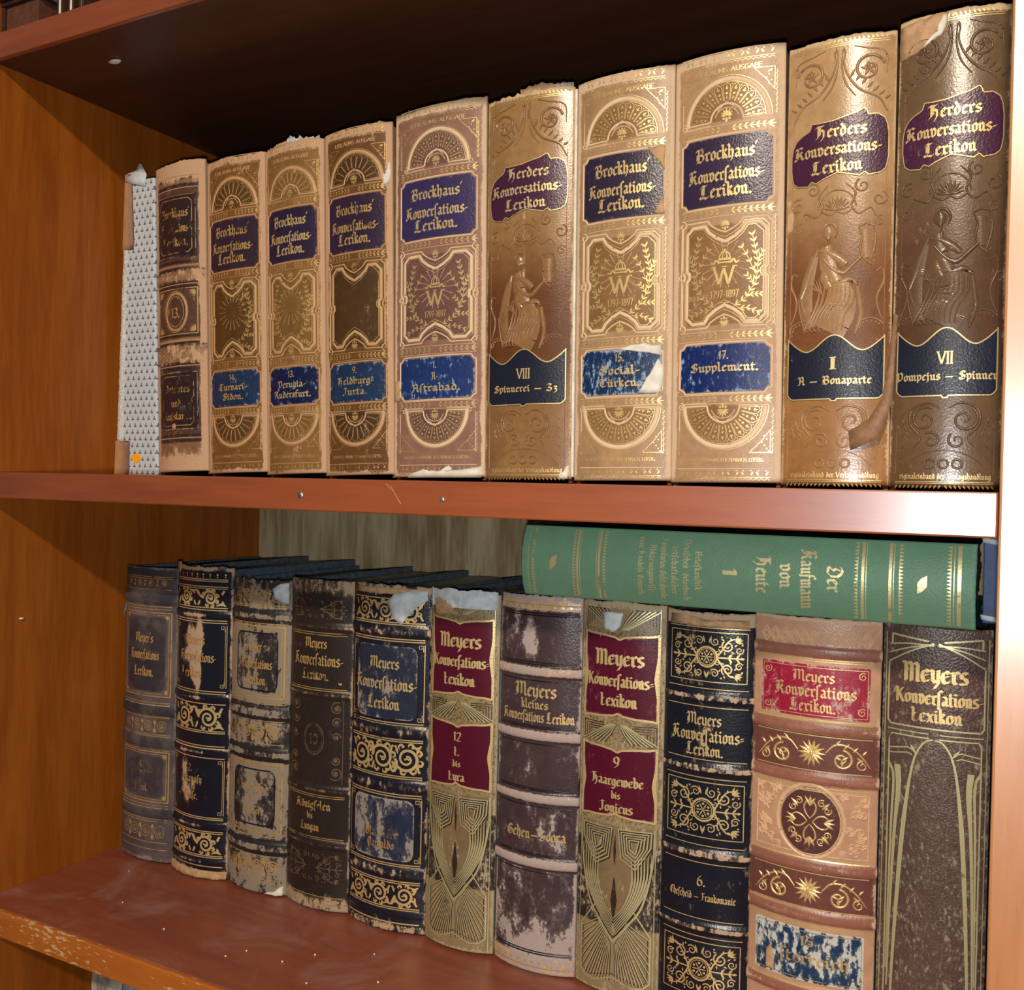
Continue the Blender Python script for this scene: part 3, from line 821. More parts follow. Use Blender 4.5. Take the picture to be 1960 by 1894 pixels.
# scratches in the edge of the middle shelf
V, F = [], []
for pts in ([(0.383, -0.003), (0.388, -0.010), (0.391, -0.014)], [(0.380, -0.002), (0.384, -0.006)]):
    for a, b in zip(pts, pts[1:]):
        n0 = len(V)
        V += [(a[0], -0.0003, a[1] - FLOOR), (a[0] + 0.0004, -0.0003, a[1] - FLOOR), (b[0] + 0.0004, -0.0003, b[1] - FLOOR), (b[0], -0.0003, b[1] - FLOOR)]
        F.append((n0, n0 + 1, n0 + 2, n0 + 3))
link('scratch', mesh_from('scratch', V, F), M['tan_paper'], s_mid)

# specks of plaster
def speck(loc, r, label, seed, flat=0.6):
    o = thing('plaster_flake', label, 'flake', loc)
    blob('flake_body', M['speck'], o, (0, 0, 0), *r, seed=seed)
speck((0.0892, 0.0412, ZT - 0.0009), (0.0062, 0.0034, 0.0008), 'white plaster flake stuck to the underside of the upper shelf', 3)
speck((0.0009, 0.0345, -0.1173), (0.0006, 0.0022, 0.0009), 'tiny white fleck on the left side panel beside the lower row', 4)
rr = random.Random(5)
crumbs = [(0.0975, 0.0575), (0.235, 0.048), (0.16, 0.042), (0.267, 0.049), (0.228, 0.035), (0.28, 0.068), (0.052, 0.102), (0.315, 0.09), (0.34, 0.06), (0.30, 0.035)]
for k, (x, y) in enumerate(crumbs):
    r = rr.uniform(0.0005, 0.0009)
    o = blob('crumb', M['speck'], None, (0, 0, 0), r, r, r * 0.7, seed=20 + k, n=6, mrings=4)
    o.location = (x, y, ZB + r * 0.6)
    o['label'] = 'tiny pale crumb lying on the dusty lower shelf'
    o['category'] = 'crumb'
    o['group'] = 'crumbs on the lower shelf'

# the room around: a floor and the wall the bookcase stands against
M['floor'] = wood('floor_boards', lin(120, 84, 52), lin(140, 100, 64), 0, 0.5, 0.4)
M['wall'] = simple('painted_wall', lin(205, 196, 180), 0.9, 0.06, 20, 0.2)
for nm, mt, a in (('floor', M['floor'], (-2.5, 3.2, -3.0, DEP + 0.05, FLOOR - 0.03, FLOOR - 0.0002)), ('wall_back', M['wall'], (-2.5, 3.2, DEP + 0.012, DEP + 0.05, FLOOR, 1.4))):
    o = box(nm, mt, None, *a, b=0)
    o['kind'] = 'structure'
# ---------------------------------------------------------------- the upper row
UY = 0.118
GU = 'tan and brown volumes on the middle shelf'
TAN, TANL = lin(214, 184, 150), lin(218, 188, 152)
M['calf'] = leather('tan_calf', TAN, 0.40, 0.85, 260, 0.3, 0.25, 0.5, 0.32)
M['calf_brown'] = leather('brown_rubbed_calf', lin(200, 162, 128), 0.42, 0.95, 220, 0.4, 0.25, 0.45, 0.3)
M['label'] = leather('label_leather', lin(120, 104, 112), 0.33, 0.7, 300, 0.6, 0.4, 0.5, 0.2)
M['label_blue'] = leather('blue_label_paper', lin(140, 165, 188), 0.35, 0.75, 420, 1.0, 0.2, 0.5, 0.35, big=140)
M['emboss_tan'] = leather('embossed_tan_leather', TANL, 0.45, 0.5, 260, 0.3, 0.1, 0.4, 0.12)
M['herder'] = leather('embossed_golden_calf', lin(206, 176, 136), 0.28, 0.75, 200, 0.3, 0.18, 0.55, 0.32)

def up_book(x0, x1, H, lean, label, mat_board='board_tan', bulge=5.0, D=168, vb=2.6, z=0.0, y=UY, group=GU, edge='edge_brown', bh=None):
    w = (x1 - x0) * 1000 - 0.5
    root = thing('book', label, 'book', (x0 + 0.00025, y, z + 0.0002), (0, -math.radians(lean), 0), group)
    bk = Book(w, H, bulge, vb)
    book_body(root, w, H, D, M[mat_board], M[edge], board_h=bh or (H - 2.5))
    return root, bk

def chamfer(u, hw, r=3.0, concave=True):
    d = hw - abs(u)
    if d >= r: return 0.0
    return math.sqrt(max(r * r - d * d, 0)) if concave else r - math.sqrt(max(r * r - (r - d) ** 2, 0))

def label_box(bk, name, m, parent, hw, v0, v1, col, wear, r=3.0, concave=True, h=0.45, uc=0.0):
    return patch(bk, name, m, parent, -hw + uc, hw + uc, lambda u: v0 + chamfer(u - uc, hw, r, concave), lambda u: v1 - chamfer(u - uc, hw, r, concave), col, wear, h, 48, 40)

def label_outline(hw, v0, v1, r=3.0, concave=True, g=0.0):
    us = np.linspace(-hw, hw, 60)
    k = 1 + g / hw
    top = [(u * k, v1 - chamfer(u, hw, r, concave) + g) for u in us]
    bot = [(u * k, v0 + chamfer(u, hw, r, concave) - g) for u in us[::-1]]
    return top + bot

def edge_wear(bk, U, V, side=0.41, top=12, bot=9, amt=0.75, base=0.12):
    x = np.abs(U) / bk.w
    w = base + amt * sst(x, side, side + 0.07)
    w = np.maximum(w, base + amt * 0.75 * sst(V, bk.H - top, bk.H - top * 0.4))
    w = np.maximum(w, base + amt * 0.75 * (1 - sst(V, bot * 0.4, bot)))
    return w

def flat(U, c):
    return np.broadcast_to(np.array(c), U.shape + (3,)).copy()

def region(col, mask, c):
    col[mask] = c

def laurel(g, v, a, n=7, s=1.0):
    g.ribbon([(-a, v), (-3, v)], 0.25); g.ribbon([(3, v), (a, v)], 0.25)
    for sg in (-1, 1):
        for i in range(n):
            u = sg * (4.0 + (a - 7.0) * i / (n - 1))
            ang = 0 if sg > 0 else math.pi
            g.leaf(u, v + 0.3, ang + sg * 0.7, 2.6 * s, 1.1 * s)
            g.leaf(u, v - 0.3, ang - sg * 0.7, 2.6 * s, 1.1 * s)
        for k in (-0.8, 0, 0.8):
            g.leaf(sg * (a - 2.4), v, (0 if sg > 0 else math.pi) + k, 3.8 * s, 0.9 * s)

def palmette(g, x, y, s, up=1):
    for k in range(7):
        a = math.pi / 2 * up + (k - 3) * 0.5
        g.leaf(x, y, a, s * (1.0 - 0.07 * abs(k - 3)), s * 0.26)
    for k in range(3):
        g.dot(x + (k - 1) * s * 0.36, y - up * s * 0.35, s * 0.16)
    g.leaf(x, y - up * s * 0.3, -math.pi / 2 * up, s * 0.6, s * 0.34)

def fan(g, e, v, R, up, petals=11, full=True):
    """the half-round shell ornament: ring, petals with lilies, little arch in the middle, scrolls at the ends"""
    ri = R * 0.37
    s = 1 if up > 0 else -1
    A = lambda r, n=40: [(r * math.cos(math.pi * i / n), v + s * r * math.sin(math.pi * i / n)) for i in range(n + 1)]
    e.ribbon(A(R * 0.93), R * 0.115, 0.35)
    g.ribbon(A(R), 0.4); g.ribbon(A(R * 0.86), 0.4)
    for i in range(46):
        t = math.pi * (i + 0.5) / 46
        if full: g.dot(R * 0.95 * math.cos(t), v + s * R * 0.95 * math.sin(t), 0.28)
    e.ribbon(A(ri), 1.5, 0.4); e.ribbon(A(ri * 0.76)[4:-4], 0.7, 0.25)
    e.ribbon([(ri * 0.6, v + s * ri * 0.62), (0, v + s * ri * 1.12), (-ri * 0.6, v + s * ri * 0.62)], 0.7, 0.3)
    for sg in (-1, 1):
        e.ribbon([(sg * ri, v), (sg * R, v)], 1.4, 0.4)
        e.ribbon([(sg * ri, v - s * 1.9), (sg * R, v - s * 1.9)], 0.7, 0.25)
        e.spiral(sg * (R + 0.5), v - s * 0.2, 2.4, math.pi / 2, 1.1, 0.9, 0.35, 0.2, sg)
    g.ribbon([(ri * 1.1, v + s * 1.2), (R * 0.85, v + s * 1.2)], 0.35); g.ribbon([(-ri * 1.1, v + s * 1.2), (-R * 0.85, v + s * 1.2)], 0.35)
    dt = math.pi / petals
    for k in range(petals):
        t = dt * (k + 0.5)
        c, d = math.cos(t), s * math.sin(t)
        # petal outline
        pts = []
        for q, rr in ((-0.42, 1.18), (-0.44, 1.9), (-0.36, 2.12), (0, 2.26), (0.36, 2.12), (0.44, 1.9), (0.42, 1.18)):
            tt = t + q * dt
            pts.append((ri * rr * math.cos(tt), v + s * ri * rr * math.sin(tt)))
        (g if full else e).ribbon(pts, 0.32, 0 if full else 0.15)
        if full:
            a = math.atan2(d, c)
            for rr, L in ((1.25, 2.2), (1.86, 2.6)):
                x, y = ri * rr * c, v + ri * rr * d
                g.leaf(x, y, a, L * R / 25, 0.8)
                if rr > 1.5:
                    g.leaf(x, y, a + 0.8, 1.5 * R / 25, 0.5); g.leaf(x, y, a - 0.8, 1.5 * R / 25, 0.5)
            g.dot(ri * 1.62 * c, v + ri * 1.62 * d, 0.75)
            tt = t + 0.5 * dt
            g.dot(ri * 2.18 * math.cos(tt), v + s * ri * 2.18 * math.sin(tt), 0.42)
    palmette(g, 0, v + s * ri * 0.25, ri * 0.5, s)

def corner_tri(g, a, v, R, s):
    for sg in (-1, 1):
        y1, y0 = v + s * R * 1.06, v + s * R * 0.55
        g.ribbon([(sg * a * 0.58, y1), (sg * a, y1), (sg * a, y0), (sg * a * 0.84, v + s * R * 0.78), (sg * a * 0.58, y1)], 0.4)
        for k in range(5):
            g.dot(sg * a * (0.93 - 0.05 * (k % 3)), y1 - s * R * (0.09 + 0.07 * k), 0.45)
        g.leaf(sg * a * 0.95, y1 - s * 1.2, math.pi + 0.6 if sg * s > 0 else -0.6, 3.4, 1.1)

def cart_outline(a, v0, v1, nt, d=0.0):
    """the frame with a pointed notch at the top and bottom and a waist at the sides"""
    c = 3.0 + d * 0.3
    A = a - d
    hi, lo = v1 - d, v0 + d
    m = (v0 + v1) / 2
    nw, nd = a * 0.40 + d * 0.6, nt + d * 0.9
    half = [(0, hi - nd), (nw * 0.45, hi - nd * 0.72), (nw * 0.8, hi - nd * 0.38), (nw, hi), (A - c, hi), (A, hi - c), (A, m + 3.4), (A - 1.6, m + 1.6), (A - 1.6, m - 1.6), (A, m - 3.4),
            (A, lo + c), (A - c, lo), (nw, lo), (nw * 0.8, lo + nd * 0.38), (nw * 0.45, lo + nd * 0.72), (0, lo + nd)]
    return half + [(-x, y) for x, y in half[::-1]]

def branch(g, pts, n, L, W):
    p = np.array(pts, float)
    g.ribbon(p, 0.35)
    seg = np.concatenate([[0], np.cumsum(np.linalg.norm(np.diff(p, axis=0), axis=1))])
    for i in range(n):
        t = seg[-1] * (i + 0.6) / n
        x, y = np.interp(t, seg, p[:, 0]), np.interp(t, seg, p[:, 1])
        t2 = min(seg[-1], t + 0.5)
        x2, y2 = np.interp(t2, seg, p[:, 0]), np.interp(t2, seg, p[:, 1])
        a = math.atan2(y2 - y, x2 - x) if (x2 - x or y2 - y) else math.pi / 2
        g.leaf(x, y, a + 0.65, L, W); g.leaf(x, y, a - 0.65, L, W)

TITLE = ["Brockhaus'", 'Konverſations-', 'Lexikon.']
def jubilee(x0, x1, H, lean, label, vol, ground, under_m='calf', full=True, fresh=1.0, emblem=True, lab=(58, 40, 72), blue=(28, 62, 122), labw=0.12, bluew=0.22, seed=1, side=0.425, base=0.12, topjag=1.2, gold='gold', cut=0.0, gl='gold', panel=None, ztop=None):
    root, bk = up_book(x0, x1, H, lean, label)
    w = bk.w; a = w * 0.415; k = H / 266.0
    R = min(a * 0.98, 27)
    ground = tuple(c * 0.74 for c in ground)
    panel = tuple(c * 0.68 for c in panel) if panel else tuple(c * 0.7 for c in ground)
    def paint(U, V):
        col = flat(U, ground)
        vv = V / k
        region(col, (np.hypot(U, vv - 223) < R * 0.86) & (vv > 223), panel)
        region(col, (np.hypot(U, vv - 50) < R * 0.86) & (vv < 50), panel)
        region(col, (vv > 99) & (vv < 160) & (np.abs(U) < a - 3.5), panel)
        wr = edge_wear(bk, U, V, side, 10, 8, 0.8, base)
        wr = wr + 0.16 * np.exp(-((U / w - 0.12) / 0.12) ** 2) * (1 - fresh)
        return col, wr
    spine_shell(bk, 'spine', M[under_m], root, paint, jag(seed, topjag), None)
    g = Deco(bk, 0.24); e = Deco(bk, 0.2)
    g2 = Deco(bk, 0.26)
    K = lambda v: v * k
    # borders
    for v, hh in ((K(262.5), 3.0), (K(8.5), 2.6)):
        n = 13
        for i in range(n):
            u = -a + 2 * a * (i + 0.5) / n
            g.leaf(u, v - hh / 2, math.pi / 2 + (0.5 if i % 2 else -0.5), hh, 1.1)
            g.dot(u, v + hh * 0.55, 0.4)
        g.ribbon([(-a, v - hh), (a, v - hh)], 0.3)
        e.ribbon([(-a - 1, v + hh), (a + 1, v + hh)], 0.7, 0.2)
        zz = [(-a + 2 * a * i / 36, v - hh - 1.2 + (0.6 if i % 2 else -0.6)) for i in range(37)]
        g.ribbon(zz, 0.3)
    if full: g.text('JUBILÄUMS-AUSGABE', 0, K(252.6), 2.9, 1.5 * a, 'ro', 0.17)
    else: e.text('JUBILÄUMS-AUSGABE', 0, K(252.6), 2.9, 1.5 * a, 'ro', 0.17)
    g.text('ADOLPH SCHUMANN, REICHENBACH, LEIPZIG.', 0, K(15.4), 2.2, 1.75 * a, 'ro', 0.2)
    fan(g, e, K(223.5), R, 1, 11, full)
    fan(g, e, K(49.5), R, -1, 11, full)
    corner_tri(g, a, K(223.5), R, 1); corner_tri(g, a, K(49.5), R, -1)
    for v in (218.2, 168, 92.4, 53.6):
        laurel(g, K(v), a, 7)
    for v in (221, 215.4, 170.6, 165.4, 95.2, 89.6, 56.3, 50.8):
        e.ribbon([(-a - 0.6, K(v)), (a + 0.6, K(v))], 0.5, 0.2)
    # braided side borders
    for sg in (-1, 1):
        for lo, hi in ((20, 48), (98, 164), (224, 250)):
            n = int((hi - lo) / 3.2)
            for i in range(n):
                v = K(lo + (hi - lo) * (i + 0.5) / n)
                g.ribbon([(sg * (a + 1.5), v - 1.3), (sg * (a + 0.7), v - 0.3), (sg * (a + 1.7), v + 0.5), (sg * (a + 1.1), v + 1.5)], 0.4)
            e.ribbon([(sg * (a + 0.2), K(lo)), (sg * (a + 0.2), K(hi))], 0.6, 0.25)
    # cartouche
    v0, v1 = K(97.5), K(163)
    nt = 11.0
    e.ribbon(cart_outline(a - 0.6, v0, v1, nt - 3.2), 1.2, 0.4, True)
    e.ribbon(cart_outline(a - 0.6, v0, v1, nt - 3.2, 3.0), 2.6, 0.3, True)
    g.ribbon(cart_outline(a - 0.6, v0, v1, nt - 3.2, 1.6), 0.35, 0, True)
    g.ribbon(cart_outline(a - 0.6, v0, v1, nt - 3.2, 4.6), 0.4, 0, True)
    for sg in (-1, 1):
        for vv, f in ((v1, -1), (v0, 1)):
            e.spiral(sg * (a - 0.6), vv + f * 0.6, 2.7, math.pi / 2 * -f, 1.2, 0.9, 0.4, 0.2, -sg * f)
        e.ring(sg * (a - 0.2), (v0 + v1) / 2, 1.7, 0.9, dome=0.4)
    if full:
        for poly in (cart_outline(a - 0.6, v0, v1, nt - 3.2, 3.1),):
            p = np.array(poly + poly[:1]); L = np.concatenate([[0], np.cumsum(np.linalg.norm(np.diff(p, axis=0), axis=1))])
            for t in np.arange(0, L[-1], 2.3): g.dot(np.interp(t, L, p[:, 0]), np.interp(t, L, p[:, 1]), 0.33)
    palmette(g, 0, v1 - 3.5, 4.2, 1); palmette(g, 0, v0 + 3.5, 4.2, -1)
    if emblem:
        m = (v0 + v1) / 2
        for sg in (-1, 1):
            if sg < 0 and cut > 0.5: continue
            q = a - 5
            branch(g, [(sg * 5, m - 21), (sg * q * 0.55, m - 16), (sg * q * 0.82, m - 6), (sg * q * 0.86, m + 6), (sg * q * 0.7, m + 23)], 13, 3.6, 1.15)
            branch(g, [(sg * 8, m - 22), (sg * q * 0.62, m - 22), (sg * q * 0.9, m - 25)], 4, 3.2, 1.0)
            branch(g, [(sg * q * 0.8, m - 2), (sg * q * 0.62, m + 8), (sg * q * 0.42, m + 16)], 4, 3.2, 1.0)
            branch(g, [(sg * q * 0.84, m + 4), (sg * q * 0.98, m + 12)], 3, 3.0, 1.0)
            branch(g, [(sg * q * 0.8, m - 8), (sg * q * 0.58, m - 2)], 3, 3.0, 1.0)
            branch(g, [(sg * q * 0.6, m - 14), (sg * q * 0.95, m - 14)], 3, 3.0, 1.0)
        for i in range(18):
            t = 2 * math.pi * i / 18
            e.ribbon([(7.5 * math.cos(t), m + 6 + 7.5 * math.sin(t)), (15 * math.cos(t), m + 6 + 15 * math.sin(t))], [0.3, 0.5], 0.15)
        if emblem != 'noW':
            g2.text('W', 0, m - 6.5, 10.5, 13.5, 'ro', 0.13)
            for u in (-6.9, -0.3, 6.4): g2.ribbon([(u - 1.4, m + 4), (u + 1.6, m + 4)], 0.7)
            # the crown above it, with its ribbons
            g2.ring(0, m + 9, 3.4, 0.8, 4.2, 0, 180); g2.ring(0, m + 9, 1.4, 0.7, 4.2, 0, 180)
            g2.ribbon([(-3.8, m + 8.6), (3.8, m + 8.6)], 1.5); g2.ribbon([(-3.6, m + 6.6), (3.6, m + 6.6)], 1.0)
            g2.dot(0, m + 14, 0.8)
            for sg in (-1, 1): g2.ribbon([(sg * 3.2, m + 6.2), (sg * 5.5, m + 8), (sg * 7, m + 6), (sg * 9, m + 7.4)], [1.6, 1.4, 1.2, 0.4])
            g2.text('1797-1897', 0, m - 15, 4.4, 17.5, 'ro', 0.15)
            g2.ribbon([(-3.6, m - 18), (3.6, m - 18)], 0.5)
    g.build('gilt_ornament', M[gold], root, cuts=(72 * k, 193 * k))
    g2.build('gilt_emblem', M['gold'], root)
    e.build('embossed_lines', M['emboss_tan'], root, TANL if full else lin(190, 150, 108), 0.2, (72 * k, 193 * k))
    # labels
    hw = w * 0.405
    L1 = label_box(bk, 'title_label', M['label'], root, hw, K(172.2), K(213.6), lin(*lab), labw, 3.2)
    t = Deco(bk, 0.62)
    t.text(TITLE[0], 0.0, K(200.0), 5.3, w * 0.56, wt=0.27)
    t.text(TITLE[1], 0.0, K(187.0), 5.3, w * 0.68, wt=0.27)
    t.text(TITLE[2], 0.0, K(177.2), 5.3, w * 0.47, wt=0.27)
    t.build('lettering', M[gl], L1)
    L2 = label_box(bk, 'volume_label', M['label_blue'], root, hw, K(58.2), K(87), lin(*blue), bluew, 3.0)
    t = Deco(bk, 0.62)
    ys = {3: (79.5, 71.3, 63.3), 2: (78, 70.5)}[len(vol)]
    for s_, y_ in zip(vol, ys):
        t.text(s_, 0.0, K(y_), 3.5, None if len(s_) < 4 else w * min(0.06 * len(s_), 0.62), wt=0.28)
    t.build('lettering', M[gl], L2)
    e2 = Deco(bk, 0.2)
    for lo, hi in ((172.2, 213.6), (58.2, 87)):
        e2.ribbon(label_outline(hw, K(lo), K(hi), 3.2, True, 1.1), 1.3, 0.55, True)
    e2.build('label_frame', M['emboss_tan'], root, TANL if full else lin(186, 142, 104), 0.15, (130,))
    return root, bk

BR = lin(112, 74, 34)
UX = [0.0603, 0.1186, 0.1815, 0.2405, 0.3030, 0.3795, 0.4475, 0.5145, 0.5828, 0.6432, 0.7000]

# the first volume: older, dark brown, most of its leather rubbed to tan
def old_volume():
    root, bk = up_book(UX[0], UX[1] - 0.0012, 262, 2.6, 'narrow brown volume with square black labels and a round number medallion', bulge=6.5)
    w = bk.w; hw = w * 0.385
    bands = [(240, 247), (152, 158), (96, 104), (26, 31)]
    DK, BRN = lin(52, 34, 34), lin(128, 92, 64)
    def paint(U, V):
        col = flat(U, BRN)
        for lo, hi in ((176, 241), (114, 158), (30, 90)):
            region(col, (V > lo) & (V < hi), lin(84, 56, 44))
        wr = edge_wear(bk, U, V, 0.385, 22, 24, 0.75, 0.2)
        for v in (247, 241, 177, 171, 160, 157, 116, 109, 92, 88, 32, 28):
            m_ = np.abs(V - v) < 1.6
            region(col, m_, DK)
        wr = np.where((V > 160) & (V < 171), 0.42, wr)
        wr = np.where((V > 92) & (V < 109), 0.42, wr)
        return col, wr
    spine_shell(bk, 'spine', M['calf_brown'], root, paint, jag(11, 1.5))
    g = Deco(bk, 0.24); e = Deco(bk, 0.2)
    for v in (249, 239, 174, 158.5, 112, 111, 90.5, 30.5):
        e.ribbon([(-hw - 1, v), (hw + 2, v)], 1.1, 0.35)
    # medallion panel
    g.ribbon([(-hw, 117), (hw, 117), (hw, 155), (-hw, 155)], 0.8, 0, True)
    e.ring(0, 136, 11.5, 2.2, 15.5, dome=0.4)
    g.ring(0, 136, 13.2, 0.6, 17.2); g.ring(0, 136, 9.0, 0.6, 12.6)
    for sx in (-1, 1):
        for sy in (-1, 1):
            for k in range(5): g.leaf(sx * (hw - 2), 136 + sy * 17, math.atan2(-sy, -sx) + (k - 2) * 0.35, 6, 1.4)
    g.text('13.', 0, 131, 6.0, 9.5, wt=0.3)
    for v in (165, 100):
        for i in range(8):
            e.spiral(-hw + 3 + (2 * hw - 6) * i / 7, v, 2.6, i * 1.3, 1.1, 0.6, 0.2)
    g.build('gilt_ornament', M['gold_rubbed'], root, cuts=(107, 161))
    e.build('embossed_lines', M['emboss_tan'], root, lin(182, 138, 100), 0.3, (60, 200))
    for nm, lo, hi, lines, fr in (('title_label', 181, 234, TITLE, 5.0), ('volume_label', 37, 86, ['Patentes', 'und', 'Rußland.'.replace('ß', 'ſs')], 4.2)):
        L = label_box(bk, nm, M['label'], root, hw, lo, hi, lin(44, 28, 30), 0.2, 0.5)
        t = Deco(bk, 0.62)
        t.ribbon([(-hw + 1, lo + 1), (hw - 1, lo + 1), (hw - 1, hi - 1), (-hw + 1, hi - 1)], 0.5, 0, True)
        t.ribbon(cart_outline(hw - 4.2, lo + 4, hi - 4, 0.01), 0.7, 0, True)
        h_ = hi - lo
        for s_, f in zip(lines, (0.64, 0.40, 0.18)):
            t.text(s_, 0, lo + h_ * f, fr, min(2 * hw * 0.72, len(s_) * 3.6), wt=0.27)
        t.build('lettering', M['gold_thin'], L)
    spine_scrap(bk, 'worn_spot', M['tan_paper'], root, [(-5, 39), (-1, 38.5), (0, 41), (-2, 43), (-5, 42)], 0.7, 3)
    return root, bk
old_volume()

jubilee(UX[1], UX[2], 258, 2.3, 'brown volume with faded fans and a dull blue label, right of the black-labelled narrow one', ['14.', 'Turvari-', 'Sidon.'], lin(136, 90, 44), 'calf_brown', False, 0.4, 'noW', (48, 32, 50), (24, 46, 78), 0.14, 0.16, 21, 0.40, 0.10, 1.5, 'gold_rubbed', 0.6, 'gold_rubbed', lin(104, 70, 30))
r3, b3 = jubilee(UX[2], UX[3], 260, 2.3, 'light brown volume with torn top and deep blue label, between two darker brown ones', ['13.', 'Perugia-', 'Rudersfurt.'], lin(150, 108, 60), 'calf_brown', False, 0.3, 'noW', (40, 28, 56), (10, 24, 66), 0.1, 0.16, 22, 0.41, 0.12, 3.2, 'gold_rubbed', 0.0, 'gold', lin(142, 104, 54))
r4, b4 = jubilee(UX[3], UX[4], 263, 2.0, 'dark brown volume with empty ornament panels and a white chip at its upper right', ['9.', 'Heldburg-', 'Juxta.'], lin(118, 78, 40), 'calf_brown', False, 0.5, False, (48, 32, 56), (24, 48, 80), 0.14, 0.16, 23, 0.40, 0.10, 1.6, 'gold_rubbed', 0.0, 'gold_rubbed', lin(88, 60, 30))
r5, b5 = jubilee(UX[4], UX[5], 268, 1.2, 'pale tan volume with bright violet title label and crowned gilt W in laurel', ['1.', 'A-', 'Aſtrabad.'], lin(158, 116, 96), 'calf', True, 1.0, True, (54, 44, 88), (24, 48, 102), 0.1, 0.2, 24, 0.43, 0.06, 1.8, 'gold_full', 0.0, 'gold_full', lin(128, 90, 80))
r7, b7 = jubilee(UX[6], UX[7], 265, 0.8, 'tan volume with a torn purple title label and a half peeled blue label', ['15.', 'Social-', 'Türken.'], lin(188, 148, 106), 'calf', True, 0.8, True, (46, 36, 58), (14, 42, 82), 0.16, 0.32, 25, 0.43, 0.14, 1.0, 'gold', 0.0, 'gold', lin(160, 118, 70))
r8, b8 = jubilee(UX[7], UX[8], 266, 0.7, 'wide tan volume with an aubergine title label and an intact royal blue label', ['17.', 'Supplement.'], lin(194, 152, 112), 'calf', True, 0.8, True, (50, 36, 64), (12, 34, 92), 0.12, 0.2, 26, 0.42, 0.16, 0.8, 'gold', 0.0, 'gold', lin(164, 118, 72))

# torn places
spine_scrap(b4, 'torn_patch', M['paper'], r4, [(25.5, 216), (29, 218), (30.5, 226), (29.8, 233), (28, 232), (26.5, 226), (24.5, 222)], 0.9, 4)
def top_paper(bk, root, u0, u1, v, hgt, seed, m='paper_blue', h=-1.9):
    """torn spine lining that stands up behind the leather"""
    us = np.linspace(u0, u1, 24)
    j = jag(seed, hgt)
    T_ = np.array([v - 12, v - 4, v, v + 1.0])
    V = np.repeat(T_[None, :], 24, 0)
    V[:, 3] = v + hgt * 0.5 + j(np.linspace(0, 1, 24))
    V[:, 2] = V[:, 3] - 1.5
    U = np.repeat(us[:, None], 4, 1)
    H_ = np.array([h, h, h, h + 0.5])[None, :] + np.zeros_like(U)
    f = bk.P(U, V, H_); bb = bk.P(U, V, H_ - 0.5)
    n = 96
    F = [grid_faces(24, 4), grid_faces(24, 4, n)[:, ::-1]]
    i = np.arange(23)
    F.append(np.stack([i * 4 + 3, n + i * 4 + 3, n + i * 4 + 7, i * 4 + 7], -1)[:, ::-1])
    i = np.arange(3)
    F.append(np.stack([i, i + 1, n + i + 1, n + i], -1)[:, ::-1])
    F.append(np.stack([92 + i, 92 + i + 1, n + 93 + i, n + 92 + i], -1))
    return link('spine_lining', np_mesh('spine_lining', np.concatenate([f.reshape(-1, 3), bb.reshape(-1, 3)]), np.concatenate(F)), M[m], root)
top_paper(b3, r3, -4, 26, 262, 3.5, 5)
top_paper(b3, r3, -24, -2, 260, 2.2, 6, 'tan_paper')
top_paper(b5, r5, -36, -20, 267, 2.5, 7, 'tan_paper'); top_paper(b5, r5, 8, 36, 265, 2.5, 8)
spine_scrap(b5, 'torn_patch', M['paper'], r5, [(-24, 2), (36, 2), (36, 10), (24, 8), (15, 6.5), (12, 10.5), (5, 7), (-6, 6.5), (-12, 7.5), (-20, 5)], 0.5, 7)
spine_scrap(b5, 'torn_patch', M['tan_paper'], r5, [(-37, 58), (-33, 58), (-31, 66), (-33, 73), (-37, 72)], 0.7, 8)
spine_scrap(b7, 'torn_patch', M['paper'], r7, [(13, 58.5), (26, 58.5), (28, 64), (28, 74), (25, 80), (20, 70), (16, 64)], 1.0, 9)
spine_scrap(b7, 'torn_patch', M['paper'], r7, [(0, 86.8), (6, 86), (27, 82), (27, 88.5), (12, 89.5)], 0.8, 10)
spine_scrap(b7, 'torn_patch', M['tan_paper'], r7, [(17, 214.5), (28, 215), (28, 199), (25, 203), (22, 207)], 0.75, 11)
spine_scrap(b7, 'torn_patch', M['tan_paper'], r7, [(22, 172), (28, 172), (28, 186), (25.5, 181)], 0.75, 12)

